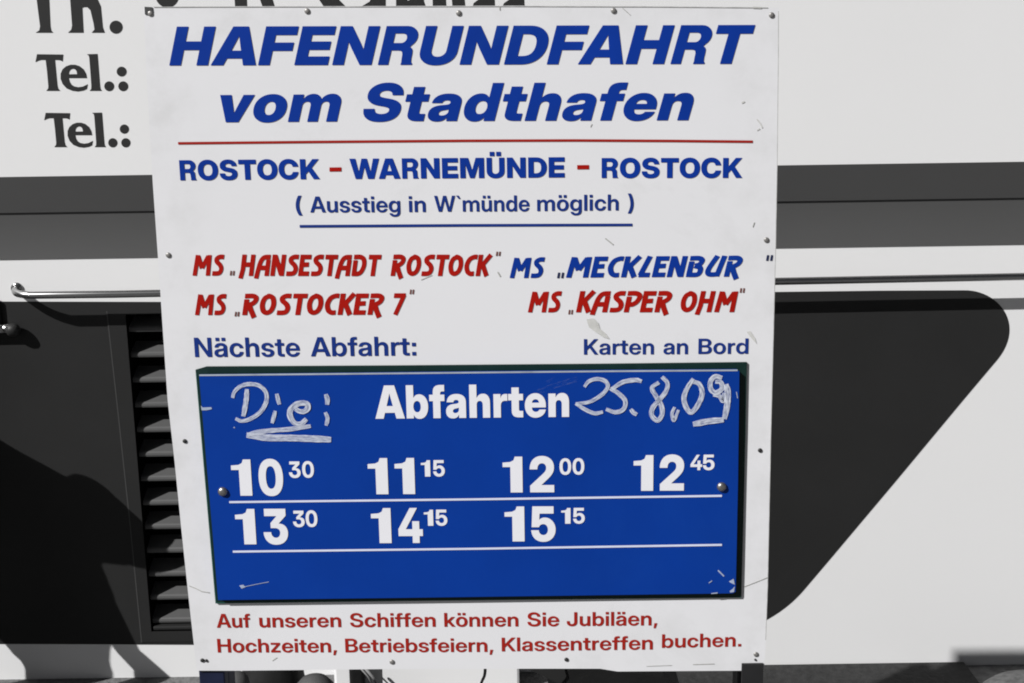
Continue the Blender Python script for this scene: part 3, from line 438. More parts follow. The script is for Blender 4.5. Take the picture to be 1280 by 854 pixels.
SMALL = {"0":[1320,[[660,-24,567,-18,482,-1,405,29,334,69,272,121,217,183,170,254,132,335,102,425,80,523,67,630,63,744,67,859,80,966,102,1064,132,1155,170,1236,217,1307,272,1369,334,1421,405,1461,482,1491,567,1508,660,1514,753,1508,838,1491,916,1461,986,1421,1049,1369,1103,1307,1150,1236,1188,1155,1218,1064,1240,966,1253,859,1257,744,1253,630,1240,523,1218,425,1188,335,1150,253,1103,182,1049,121,986,69,916,28,838,-1,753,-18],[660,244,705,247,745,259,782,277,815,304,844,337,869,377,890,424,907,476,921,535,930,599,936,669,938,744,936,819,930,889,921,954,907,1013,890,1066,869,1112,844,1152,815,1186,782,1212,745,1231,705,1243,660,1246,616,1243,575,1231,538,1212,506,1186,476,1152,451,1112,430,1066,413,1013,399,954,390,889,384,819,382,744,384,669,390,599,399,535,413,476,430,424,451,377,476,337,506,304,538,277,575,259,616,247]]],"1":[921,[[190,1245,420,1270,520,1340,560,1490,771,1490,771,0,431,0,431,1060,190,1060]]],"2":[1320,[[120,0,120,244,670,707,699,732,727,757,753,782,779,806,803,830,824,855,842,881,859,907,872,935,881,965,887,996,889,1029,887,1061,882,1091,873,1118,861,1144,846,1167,828,1187,807,1205,783,1220,757,1231,728,1240,698,1245,664,1246,629,1244,595,1238,565,1228,536,1214,511,1196,488,1174,469,1148,452,1119,439,1087,430,1051,424,1012,423,970,111,970,116,1051,128,1125,149,1194,179,1258,216,1316,261,1366,312,1410,371,1447,436,1476,506,1497,583,1510,665,1514,741,1510,813,1500,880,1482,943,1457,1001,1425,1052,1388,1096,1344,1134,1295,1165,1240,1186,1180,1200,1116,1204,1047,1201,995,1194,946,1181,899,1164,855,1142,812,1115,770,1085,729,1050,689,1011,649,968,608,922,566,873,523,579,271,579,269,1209,269,1209,0]]],"3":[1320,[[654,-24,564,-20,481,-6,406,16,338,48,277,87,224,131,180,182,143,238,114,299,94,363,81,429,77,498,398,498,400,460,406,424,416,392,430,361,447,333,468,309,492,287,519,269,548,255,580,244,615,238,652,236,687,238,720,244,751,253,780,267,806,284,829,303,849,326,865,352,879,380,889,410,894,442,896,476,894,510,888,541,878,570,863,596,845,619,823,640,798,658,769,672,737,684,702,692,665,698,624,699,417,699,417,896,757,1218,757,1220,158,1220,158,1490,1151,1490,1151,1232,682,799,682,869,769,873,848,869,920,856,984,836,1040,808,1089,775,1130,735,1164,689,1190,639,1208,585,1220,527,1223,465,1219,395,1206,330,1184,269,1153,212,1114,159,1067,113,1014,73,954,39,887,11,815,-8,738,-20]]],"4":[1320,[[38,312,38,571,680,1490,1014,1490,378,572,378,570,1282,570,1282,312],[777,0,777,391,777,506,777,929,1090,929,1090,0]]],"5":[1320,[[658,-23,579,-19,505,-8,436,11,371,37,312,71,260,110,214,155,174,207,141,264,117,326,101,393,92,464,410,464,413,432,420,402,431,374,446,347,464,322,484,301,508,282,534,265,563,252,594,243,626,237,660,235,696,238,729,244,759,254,788,269,814,287,837,308,856,333,873,361,887,391,897,424,902,459,904,496,902,534,897,569,887,602,874,633,857,661,837,686,815,708,789,726,761,741,731,752,699,758,665,760,620,758,579,750,542,738,508,721,478,700,453,674,434,646,420,613,113,613,158,1490,1135,1490,1135,1220,456,1220,431,899,433,899,462,925,493,948,526,967,562,982,600,994,640,1003,682,1008,726,1010,775,1008,823,1001,870,989,916,972,960,951,1001,926,1039,898,1075,865,1108,830,1137,791,1162,749,1184,705,1201,658,1214,609,1221,558,1223,505,1219,430,1206,360,1184,293,1153,232,1115,175,1069,126,1016,82,956,45,890,15,818,-6,741,-18]]]}
MEDIUM = {"(":[800,[[232,592,233,680,239,768,248,858,261,948,278,1037,297,1124,319,1208,344,1290,372,1368,401,1440,433,1506,466,1566,730,1566,698,1494,668,1418,640,1340,614,1259,590,1176,570,1093,551,1009,536,924,524,839,515,755,510,673,508,592,510,521,514,450,522,379,533,309,547,239,564,167,584,95,607,21,633,-54,662,-132,694,-212,730,-294,466,-294,412,-194,365,-91,325,17,292,128,265,241,247,357,235,474]]],")":[800,[[70,-294,106,-212,138,-132,167,-54,193,21,216,95,236,167,253,239,267,309,278,379,286,450,290,521,292,592,290,673,285,755,276,839,264,924,249,1009,231,1093,210,1176,186,1259,160,1340,132,1418,102,1494,70,1566,334,1566,367,1506,399,1440,429,1368,456,1290,481,1208,503,1124,522,1037,539,948,552,858,561,768,567,680,568,592,565,474,554,357,535,241,509,128,475,17,435,-91,388,-194,334,-294]]],",":[550,[[89,-307,165,237,432,237,281,-307]]],".":[550,[[135,2,135,287,421,287,421,2]]],":":[550,[[135,2,135,287,421,287,421,2],[135,715,135,1001,421,1001,421,715]]],"A":[1440,[[11,0,539,1490,903,1490,1429,0,1113,0,866,754,845,822,824,891,802,961,780,1033,757,1109,734,1190,708,1277,682,1370,761,1370,734,1277,709,1190,684,1109,661,1033,639,961,617,891,596,822,574,754,319,0],[335,340,335,572,1106,572,1106,340]]],"B":[1318,[[117,0,117,1490,704,1490,781,1487,851,1478,916,1463,974,1442,1027,1415,1072,1384,1111,1348,1144,1307,1169,1262,1187,1213,1198,1161,1202,1105,1200,1063,1194,1024,1184,988,1170,953,1152,922,1131,893,1107,867,1079,844,1048,823,1015,805,978,790,939,778,939,776,983,769,1025,758,1064,742,1101,722,1136,698,1166,670,1193,638,1216,602,1234,562,1247,518,1255,471,1258,420,1254,359,1243,303,1225,250,1198,200,1165,156,1124,116,1077,82,1022,53,960,30,891,13,816,3,734,0],[398,228,698,228,759,232,811,242,857,258,896,281,926,311,948,346,961,386,966,433,964,464,958,494,948,521,935,546,918,569,897,588,873,605,845,620,815,631,781,639,744,644,704,646,398,646],[398,865,687,865,721,866,753,871,783,878,810,889,834,902,856,918,874,937,889,958,901,981,910,1007,915,1034,917,1063,913,1106,902,1145,882,1179,856,1208,822,1231,783,1248,738,1258,687,1262,398,1262]]],"H":[1467,[[117,0,117,1490,404,1490,404,883,1064,883,1064,1490,1350,1490,1350,0,1064,0,1064,637,404,637,404,0]]],"J":[1142,[[541,-22,436,-14,343,9,261,46,191,99,134,167,94,247,70,340,62,446,62,544,333,544,333,445,337,393,347,349,364,310,388,278,419,253,453,235,493,225,538,221,582,225,622,235,657,253,687,278,711,310,729,349,739,393,743,445,743,1490,1029,1490,1029,441,1021,336,996,244,955,165,897,98,826,46,743,8,648,-14]]],"K":[1386,[[323,330,323,687,348,718,374,748,399,778,425,809,451,839,476,869,502,899,528,929,553,960,579,990,605,1020,631,1050,1013,1490,1360,1490,730,772,708,772],[117,0,117,1490,404,1490,404,1061,404,694,404,557,404,0],[1041,0,579,690,751,909,1373,0]]],"N":[1480,[[117,0,117,1490,422,1490,923,693,935,675,948,653,962,629,978,602,995,572,1012,542,1030,510,1049,478,1067,445,1085,412,1103,381,1120,349,1088,277,1086,312,1085,348,1083,387,1082,429,1080,471,1079,513,1078,553,1078,593,1077,630,1077,663,1077,691,1077,715,1077,1490,1363,1490,1363,0,1057,0,604,719,590,741,575,767,557,796,538,828,517,863,495,901,471,941,447,984,422,1029,395,1075,369,1122,341,1171,390,1208,393,1153,395,1101,397,1050,399,1001,400,955,402,911,402,871,403,833,403,799,403,769,404,743,404,720,404,0]]],"S":[1323,[[669,-24,579,-20,495,-9,418,10,348,37,285,71,230,111,182,158,143,212,112,272,90,338,76,410,72,487,350,487,353,446,360,408,373,373,390,340,411,312,437,286,466,265,500,246,538,232,579,222,623,216,671,214,714,215,755,220,792,228,827,239,858,253,886,269,910,288,930,310,947,333,958,359,965,387,968,417,966,441,961,464,952,485,940,505,924,523,904,540,880,555,853,570,820,584,783,596,742,608,696,620,537,655,433,683,343,717,268,758,208,806,161,860,128,921,107,990,101,1066,105,1131,118,1192,140,1249,170,1301,209,1349,254,1391,306,1427,365,1458,431,1482,501,1500,577,1510,658,1514,739,1510,815,1500,885,1482,950,1456,1008,1424,1059,1386,1104,1342,1142,1292,1172,1235,1194,1174,1208,1107,1214,1036,945,1036,937,1089,920,1136,894,1177,860,1212,819,1240,771,1260,718,1272,658,1276,620,1274,583,1269,549,1262,518,1251,489,1237,463,1221,441,1202,422,1181,406,1158,396,1134,389,1107,387,1079,388,1056,394,1035,402,1015,414,996,429,980,448,964,472,949,499,935,530,922,566,910,606,898,651,887,798,854,855,841,908,826,956,809,1001,791,1042,772,1079,750,1113,727,1142,702,1168,676,1191,647,1209,617,1225,585,1236,550,1245,514,1250,476,1252,435,1247,367,1234,304,1212,245,1181,191,1142,142,1095,100,1041,63,980,32,911,7,836,-10,756,-21]]],"W":[2025,[[412,0,11,1490,314,1490,501,718,511,674,521,630,530,585,540,541,549,496,558,452,567,408,576,363,584,319,593,275,601,230,609,186,554,186,563,230,572,275,581,319,590,363,599,408,609,452,618,496,628,541,638,585,648,630,659,674,670,718,864,1490,1161,1490,1354,718,1365,674,1375,630,1386,585,1396,541,1406,496,1416,452,1425,408,1434,363,1444,319,1453,275,1462,230,1471,186,1414,186,1422,230,1431,275,1439,319,1448,363,1457,408,1466,452,1475,496,1484,541,1494,585,1504,630,1514,674,1523,718,1709,1490,2014,1490,1612,0,1291,0,1071,838,1059,884,1048,933,1037,983,1025,1036,1014,1091,1001,1149,988,1210,974,1274,1050,1274,1036,1210,1023,1149,1011,1091,999,1036,988,983,977,933,965,884,953,838,734,0]]],"`":[586,[[311,1187,67,1498,340,1498,507,1187]]],"a":[1120,[[431,-17,380,-15,331,-9,286,2,243,18,204,38,170,62,140,90,114,123,93,161,78,202,69,248,67,299,69,342,75,381,85,416,100,448,118,476,140,501,164,523,191,542,221,559,253,574,287,586,324,597,362,605,400,613,440,619,480,623,526,628,568,633,604,638,635,642,662,647,684,653,703,660,717,668,728,677,736,689,740,703,742,720,742,727,740,748,736,767,729,785,720,801,708,817,693,830,676,842,657,852,636,860,612,866,587,869,559,870,531,869,505,866,480,860,457,852,437,842,418,830,402,816,388,801,376,784,368,765,362,746,358,725,98,725,105,777,118,825,137,870,162,911,194,948,231,981,274,1010,322,1034,376,1053,434,1067,498,1075,566,1078,618,1076,666,1072,712,1064,755,1053,795,1039,831,1023,865,1003,895,981,922,957,946,930,966,900,982,868,996,834,1005,797,1010,759,1012,718,1012,0,744,0,744,149,740,149,726,125,711,103,693,82,674,62,652,44,628,29,602,15,574,4,542,-6,508,-12,471,-16],[503,178,539,180,574,185,605,194,633,206,659,222,681,239,700,259,715,282,728,306,736,332,742,359,744,388,744,499,737,495,729,492,720,488,709,485,698,482,685,478,672,475,658,472,642,469,627,466,610,463,593,460,575,457,558,454,539,451,521,449,495,444,471,439,448,432,426,424,405,415,387,404,370,392,356,378,345,363,337,345,332,325,330,304,332,285,336,267,342,251,352,236,364,223,377,212,394,202,412,193,432,187,454,182,477,179]]],"b":[1213,[[695,-22,662,-21,629,-17,597,-10,566,-2,537,10,509,24,483,40,458,59,436,81,415,105,396,132,379,162,377,162,377,0,108,0,108,1490,381,1490,381,908,383,908,401,936,420,961,441,983,464,1003,488,1021,514,1036,541,1049,570,1059,600,1067,632,1073,664,1077,697,1078,763,1073,825,1060,882,1039,935,1008,984,970,1026,925,1064,874,1095,815,1120,751,1138,682,1149,608,1153,529,1149,449,1138,374,1121,305,1096,240,1065,182,1028,130,985,85,936,47,883,17,825,-5,762,-17],[628,204,664,206,698,213,730,225,759,242,785,263,808,288,828,318,845,352,859,391,868,433,874,479,876,529,874,579,868,625,859,667,845,706,828,739,808,769,785,795,759,816,730,832,698,844,664,851,628,854,590,851,554,844,521,831,491,814,463,791,439,765,418,735,400,701,386,663,376,621,370,577,367,529,370,481,376,437,386,396,400,357,418,323,439,292,463,266,491,244,521,226,554,214,590,206]]],"c":[1126,[[584,-24,508,-20,437,-7,371,15,309,46,254,84,204,129,162,181,126,240,97,304,77,374,64,448,60,527,64,606,77,681,97,750,126,815,162,874,204,926,254,971,309,1010,371,1041,437,1062,508,1076,584,1080,633,1078,681,1072,727,1063,771,1050,813,1033,852,1013,888,991,922,965,952,936,980,905,1004,871,1025,835,1042,797,1056,756,1065,714,1071,670,805,670,801,690,796,709,789,728,781,745,772,762,761,777,749,791,736,804,722,816,706,826,689,835,671,842,652,848,632,852,610,855,587,856,549,853,514,846,482,833,453,816,426,793,403,767,383,736,367,701,354,663,344,621,339,576,337,527,339,479,344,434,354,392,367,354,383,319,403,289,426,262,453,240,482,223,514,210,549,203,587,200,610,201,632,203,652,208,671,213,688,221,705,229,720,240,734,251,747,264,758,278,769,294,778,311,786,329,793,347,799,367,803,388,1071,388,1066,344,1057,302,1044,262,1027,224,1006,187,982,154,955,122,924,93,890,67,854,44,815,24,773,7,728,-7,682,-16,634,-22]]],"d":[1213,[[517,-22,451,-17,389,-5,331,17,277,47,228,85,185,130,148,182,117,240,92,305,74,374,64,449,60,529,64,608,75,682,93,751,118,815,149,874,187,925,229,970,278,1008,331,1039,389,1060,450,1073,516,1078,549,1077,582,1073,613,1067,643,1059,672,1049,699,1036,725,1021,749,1003,772,983,793,961,812,936,830,908,831,908,831,1490,1105,1490,1105,0,835,0,835,162,834,162,817,132,798,105,777,81,754,59,730,40,704,24,676,10,647,-2,616,-10,584,-17,552,-21],[585,204,623,206,659,214,692,226,722,244,750,266,774,292,795,323,813,357,827,396,837,437,843,481,845,529,843,577,837,621,827,663,813,701,795,735,774,765,750,791,722,814,692,831,659,844,623,851,585,854,549,851,515,844,484,832,455,816,428,795,405,769,385,739,368,706,354,667,344,625,339,579,337,529,339,479,344,433,354,391,368,352,385,318,405,288,428,263,455,242,484,225,515,213,549,206]]],"e":[1141,[[582,-24,505,-20,434,-6,367,16,306,47,250,86,202,131,160,183,124,242,96,307,76,376,64,449,60,527,64,605,77,679,97,748,126,813,162,872,204,924,252,970,307,1009,367,1040,431,1062,499,1076,572,1080,628,1078,682,1070,733,1058,782,1040,827,1018,869,992,908,962,944,927,976,889,1004,847,1028,802,1048,753,1064,702,1076,648,1083,591,1085,532,1085,458,163,458,163,639,951,639,828,593,826,634,820,672,811,707,797,739,780,768,760,794,737,816,711,834,681,849,649,859,614,866,577,868,540,866,506,859,474,849,445,834,418,816,395,794,375,768,358,739,345,707,335,672,329,634,327,593,327,474,329,432,335,393,345,357,358,323,375,292,396,265,420,242,448,222,478,206,512,195,549,188,589,186,619,187,647,190,673,196,697,204,719,214,740,225,759,239,775,254,790,271,802,289,812,308,820,329,1073,329,1060,279,1041,231,1016,187,985,145,948,108,907,75,862,46,812,21,759,1,703,-13,644,-21]]],"f":[737,[[697,1056,697,839,17,839,17,1056],[208,0,208,1202,210,1247,217,1289,229,1327,246,1361,267,1391,292,1417,322,1439,357,1457,396,1472,440,1482,488,1488,540,1490,565,1490,589,1490,612,1490,635,1490,656,1490,673,1490,687,1490,697,1490,697,1273,690,1273,680,1273,668,1273,653,1273,637,1273,623,1273,610,1273,598,1273,569,1271,544,1266,524,1258,508,1246,496,1230,488,1210,483,1185,481,1156,481,0]]],"g":[1213,[[597,-432,527,-429,463,-422,403,-409,349,-390,300,-367,257,-340,219,-309,187,-273,160,-233,138,-190,123,-144,112,-94,378,-94,385,-114,394,-133,406,-150,420,-166,436,-180,454,-192,473,-202,495,-211,518,-218,543,-222,569,-225,597,-226,650,-222,697,-211,738,-192,772,-165,799,-130,818,-89,830,-41,834,14,834,176,833,176,816,146,797,120,776,96,753,74,729,56,703,40,675,26,646,15,616,7,584,1,552,-3,517,-4,451,1,389,13,331,35,277,65,228,103,185,147,148,198,117,255,92,318,74,386,64,458,60,534,64,612,75,685,93,753,118,817,149,875,187,926,229,971,278,1009,331,1039,389,1060,450,1073,516,1078,549,1077,582,1073,614,1067,644,1059,673,1048,700,1034,726,1019,751,1000,775,979,796,956,816,930,834,901,835,901,835,1056,1105,1056,1105,34,1101,-45,1089,-116,1068,-179,1040,-234,1004,-282,962,-323,914,-357,860,-384,800,-405,737,-420,669,-429],[585,218,623,221,659,228,692,240,722,258,750,279,774,305,795,335,813,369,827,407,837,447,843,491,845,538,843,585,837,629,827,669,813,707,795,741,774,771,750,796,722,818,692,835,659,848,623,855,585,857,549,855,515,848,484,837,455,820,428,800,405,775,385,745,368,712,354,674,344,633,339,587,337,538,339,489,344,444,354,402,368,364,385,331,405,301,428,276,455,255,484,239,515,227,549,220]]],"h":[1186,[[381,592,381,0,108,0,108,1490,381,1490,381,784,327,784,355,851,388,909,427,959,471,1001,520,1035,575,1059,637,1073,704,1078,758,1075,809,1066,856,1051,900,1030,940,1003,975,970,1005,932,1031,888,1051,839,1066,785,1075,725,1078,660,1078,0,804,0,804,613,801,666,791,711,774,750,751,782,722,808,687,826,646,836,601,840,570,838,541,833,513,825,488,814,464,799,443,781,425,759,410,733,397,704,389,670,383,633]]],"i":[489,[[108,0,108,1056,381,1056,381,0],[104,1220,104,1482,385,1482,385,1220]]],"k":[1112,[[357,317,357,640,384,640,775,1056,1099,1056,615,530,556,530],[108,0,108,1490,381,1490,381,0],[800,0,451,469,633,660,1124,0]]],"l":[489,[[108,0,108,1490,381,1490,381,0]]],"m":[1794,[[108,0,108,1056,372,1056,372,822,354,822,369,863,388,901,409,935,433,965,459,991,488,1014,518,1034,550,1050,584,1062,619,1071,654,1076,691,1078,750,1073,804,1060,855,1039,901,1008,941,970,972,927,995,877,1009,822,977,822,989,860,1005,895,1025,927,1048,957,1075,984,1105,1008,1137,1029,1172,1046,1210,1060,1249,1070,1290,1076,1332,1078,1381,1075,1428,1067,1472,1053,1513,1034,1551,1010,1585,980,1615,945,1640,906,1660,861,1675,812,1684,757,1686,698,1686,0,1413,0,1413,653,1410,700,1399,740,1382,774,1358,801,1330,822,1298,837,1263,846,1226,849,1197,847,1170,842,1145,834,1122,823,1101,808,1083,791,1067,772,1054,750,1043,726,1036,700,1031,672,1029,642,1029,0,765,0,765,663,762,703,752,739,736,771,714,798,686,820,655,836,620,846,581,849,555,847,529,843,505,835,481,823,460,809,441,792,423,771,409,748,397,722,388,693,383,661,381,627,381,0]]],"n":[1186,[[381,592,381,0,108,0,108,1056,377,1056,377,784,327,784,355,851,388,909,427,959,471,1001,520,1035,575,1059,637,1073,704,1078,758,1075,809,1066,856,1051,900,1030,940,1003,975,970,1005,932,1031,888,1051,839,1066,785,1075,725,1078,660,1078,0,804,0,804,613,801,666,791,711,774,750,751,782,722,808,687,826,646,836,601,840,570,838,541,833,513,825,488,814,464,799,443,781,425,759,410,733,397,704,389,670,383,633]]],"o":[1178,[[589,-24,513,-20,441,-7,374,15,312,45,256,83,206,128,163,180,127,238,98,303,77,372,64,447,60,527,64,607,77,682,98,752,127,816,163,875,206,927,256,972,312,1010,374,1041,441,1063,513,1076,589,1080,666,1076,737,1063,804,1041,866,1010,922,972,972,927,1015,875,1051,816,1080,752,1101,682,1114,607,1118,527,1114,447,1101,372,1080,303,1051,238,1015,180,972,128,922,83,866,45,804,15,737,-7,666,-20],[589,201,626,204,661,211,693,223,722,240,749,262,772,288,793,318,810,353,824,391,833,433,839,478,841,527,839,576,833,622,824,664,810,703,793,737,772,767,749,793,722,815,693,833,661,845,626,852,589,855,552,852,518,845,486,833,456,816,429,794,406,768,385,737,368,703,354,664,345,622,339,576,337,527,339,478,345,432,354,391,368,352,385,318,406,288,429,262,456,240,486,223,518,211,552,204]]],"r":[746,[[108,0,108,1056,372,1056,372,878,375,878,391,922,412,960,437,992,466,1018,500,1039,538,1053,582,1062,631,1065,644,1065,656,1065,668,1064,678,1064,689,1063,699,1063,708,1062,716,1062,716,824,707,825,696,826,682,827,666,828,648,829,630,830,612,830,593,831,564,829,536,824,510,815,485,803,462,788,442,769,424,747,409,721,397,692,388,660,383,624,381,585,381,0]]],"s":[1049,[[534,-25,470,-23,409,-15,351,-2,297,16,248,39,203,67,164,99,130,137,102,178,80,224,66,275,58,329,328,329,334,295,347,264,365,238,388,215,416,198,449,185,487,177,530,175,571,177,607,183,639,194,666,208,688,226,703,247,713,269,716,294,713,316,706,335,695,352,679,367,658,379,634,390,606,400,575,407,393,444,321,462,259,486,205,516,161,552,126,593,102,640,87,692,82,750,85,798,95,842,112,884,135,923,165,957,200,988,241,1015,287,1038,338,1056,394,1068,454,1076,519,1079,583,1076,643,1068,699,1054,751,1035,798,1011,840,983,876,950,907,913,932,871,950,826,962,777,967,724,712,724,708,756,698,785,682,812,659,835,632,855,600,869,565,877,526,880,488,877,455,871,425,860,400,845,380,827,366,806,357,784,355,760,357,739,364,720,375,703,390,688,410,675,433,663,459,654,489,646,684,607,758,589,822,565,875,537,918,504,950,466,974,422,988,373,992,317,989,267,978,220,960,176,934,136,902,100,864,68,821,40,772,17,719,-2,661,-15,600,-23]]],"t":[736,[[690,1056,690,839,17,839,17,1056],[201,1344,474,1344,474,314,476,289,480,268,487,251,497,238,510,229,528,222,552,218,579,217,592,217,606,217,621,217,637,217,653,217,667,217,680,217,690,217,690,0,676,0,659,0,640,0,618,0,596,0,573,0,551,0,528,0,450,4,382,17,326,38,280,67,246,105,221,152,206,208,201,273]]],"u":[1186,[[482,-22,428,-19,377,-10,330,5,286,26,246,53,211,86,181,124,155,168,134,217,120,272,111,331,108,396,108,1056,381,1056,381,443,385,390,395,345,412,306,435,274,465,249,499,231,540,220,585,216,616,218,645,223,673,231,698,242,722,257,742,275,760,298,776,323,788,353,797,386,802,423,804,464,804,1056,1078,1056,1078,0,809,0,809,272,858,272,831,206,797,147,759,97,715,55,666,21,611,-3,549,-17]]],"z":[1056,[[96,0,96,187,628,833,628,836,96,836,96,1056,953,1056,953,859,430,223,430,219,960,219,960,0]]],"\u00e4":[1120,[[431,-17,380,-15,331,-9,286,2,243,18,204,38,170,62,140,90,114,123,93,161,78,202,69,248,67,299,69,342,75,381,85,416,100,448,118,476,140,501,164,523,191,542,221,559,253,574,287,586,324,597,362,605,400,613,440,619,480,623,526,628,568,633,604,638,635,642,662,647,684,653,703,660,717,668,728,677,736,689,740,703,742,720,742,727,740,748,736,767,729,785,720,801,708,817,693,830,676,842,657,852,636,860,612,866,587,869,559,870,531,869,505,866,480,860,457,852,437,842,418,830,402,816,388,801,376,784,368,765,362,746,358,725,98,725,105,777,118,825,137,870,162,911,194,948,231,981,274,1010,322,1034,376,1053,434,1067,498,1075,566,1078,618,1076,666,1072,712,1064,755,1053,795,1039,831,1023,865,1003,895,981,922,957,946,930,966,900,982,868,996,834,1005,797,1010,759,1012,718,1012,0,744,0,744,149,740,149,726,125,711,103,693,82,674,62,652,44,628,29,602,15,574,4,542,-6,508,-12,471,-16],[503,178,539,180,574,185,605,194,633,206,659,222,681,239,700,259,715,282,728,306,736,332,742,359,744,388,744,499,737,495,729,492,720,488,709,485,698,482,685,478,672,475,658,472,642,469,627,466,610,463,593,460,575,457,558,454,539,451,521,449,495,444,471,439,448,432,426,424,405,415,387,404,370,392,356,378,345,363,337,345,332,325,330,304,332,285,336,267,342,251,352,236,364,223,377,212,394,202,412,193,432,187,454,182,477,179],[639,1222,639,1483,911,1483,911,1222],[199,1222,199,1483,470,1483,470,1222]]],"\u00f6":[1178,[[589,-24,513,-20,441,-7,374,15,312,45,256,83,206,128,163,180,127,238,98,303,77,372,64,447,60,527,64,607,77,682,98,752,127,816,163,875,206,927,256,972,312,1010,374,1041,441,1063,513,1076,589,1080,666,1076,737,1063,804,1041,866,1010,922,972,972,927,1015,875,1051,816,1080,752,1101,682,1114,607,1118,527,1114,447,1101,372,1080,303,1051,238,1015,180,972,128,922,83,866,45,804,15,737,-7,666,-20],[589,201,626,204,661,211,693,223,722,240,749,262,772,288,793,318,810,353,824,391,833,433,839,478,841,527,839,576,833,622,824,664,810,703,793,737,772,767,749,793,722,815,693,833,661,845,626,852,589,855,552,852,518,845,486,833,456,816,429,794,406,768,385,737,368,703,354,664,345,622,339,576,337,527,339,478,345,432,354,391,368,352,385,318,406,288,429,262,456,240,486,223,518,211,552,204],[674,1222,674,1483,945,1483,945,1222],[233,1222,233,1483,504,1483,504,1222]]],"\u00fc":[1186,[[482,-22,428,-19,377,-10,330,5,286,26,246,53,211,86,181,124,155,168,134,217,120,272,111,331,108,396,108,1056,381,1056,381,443,385,390,395,345,412,306,435,274,465,249,499,231,540,220,585,216,616,218,645,223,673,231,698,242,722,257,742,275,760,298,776,323,788,353,797,386,802,423,804,464,804,1056,1078,1056,1078,0,809,0,809,272,858,272,831,206,797,147,759,97,715,55,666,21,611,-3,549,-17],[677,1222,677,1483,949,1483,949,1222],[237,1222,237,1483,508,1483,508,1222]]]}
KERN = {'FA': -90, 'AF': -20, 'AH': -10, 'RT': -30, 'WA': -70, 'TO': -20, 'ST': -10, 'OC': -5, 'fa': -20, 'rt': 0}


def _winding(p, contours):
    n = 0
    for c in contours:
        m = len(c)
        for i in range(m):
            (x1, y1), (x2, y2) = c[i], c[(i + 1) % m]
            if (y1 > p[1]) != (y2 > p[1]) and p[0] < (x2 - x1) * (p[1] - y1) / (y2 - y1) + x1:
                n += 1 if y2 > y1 else -1
    return n


_tri = {}


def triangles(font, ch, kind=None):
    """glyph as triangles; overlapping contours are merged (non-zero winding)"""
    key = (kind or id(font), ch)
    if key not in _tri:
        cs = [[(c[k] / 1490.0, c[k + 1] / 1490.0) for k in range(0, len(c), 2)] for c in font[ch][1]]
        V = []; E = []
        for c in cs:
            n = len(V); m = len(c)
            V += [Vector(p) for p in c]
            E += [(n + i, n + (i + 1) % m) for i in range(m)]
        vo, eo, fo = delaunay_2d_cdt(V, E, [], 0, 1e-5)[:3]
        keep = []
        for f in fo:
            cx = sum(vo[k].x for k in f) / len(f); cy = sum(vo[k].y for k in f) / len(f)
            if _winding((cx + 1e-7, cy + 1.3e-7), cs): keep.append(tuple(f))
        _tri[key] = ([(v.x, v.y) for v in vo], keep)
    return _tri[key]


def word(mb, s, font, x0, x1, b0, b1, cap, y, shear=0.0, track=0, kind=None):
    """set the word so that it spans photo columns x0..x1 on the baseline b0..b1 of plane y"""
    if isinstance(mb, Pieces): mb = mb.new()
    A, B = at(x0, b0, y), at(x1, b1, y)
    h = (at((x0 + x1) / 2, (b0 + b1) / 2 - cap, y) - at((x0 + x1) / 2, (b0 + b1) / 2, y)).z
    pen = 0; G = []
    for i, ch in enumerate(s):
        if i: pen += (KERN.get(s[i - 1] + ch, 0) + track) / 1490.0
        V, T = triangles(font, ch, kind)
        used = {k for t in T for k in t}
        G.append(([(x + pen + shear * yy, yy) for x, yy in V], T, used))
        pen += font[ch][0] / 1490.0
    xs = [V[k][0] for V, T, used in G for k in used]
    mn, mx = min(xs), max(xs)
    for V, T, used in G:
        n = len(mb.v); ren = {}
        for k in sorted(used):
            t = (V[k][0] - mn) / (mx - mn)
            ren[k] = n + len(ren)
            mb.v.append(Vector((A.x + t * (B.x - A.x), y, A.z + t * (B.z - A.z) + V[k][1] * h)))
        for t in T:
            p, q, r = (V[k] for k in t)
            if (q[0] - p[0]) * (r[1] - p[1]) - (q[1] - p[1]) * (r[0] - p[0]) < 0: t = (t[0], t[2], t[1])
            mb.f.append(tuple(ren[k] for k in t)); mb.sm.append(False)


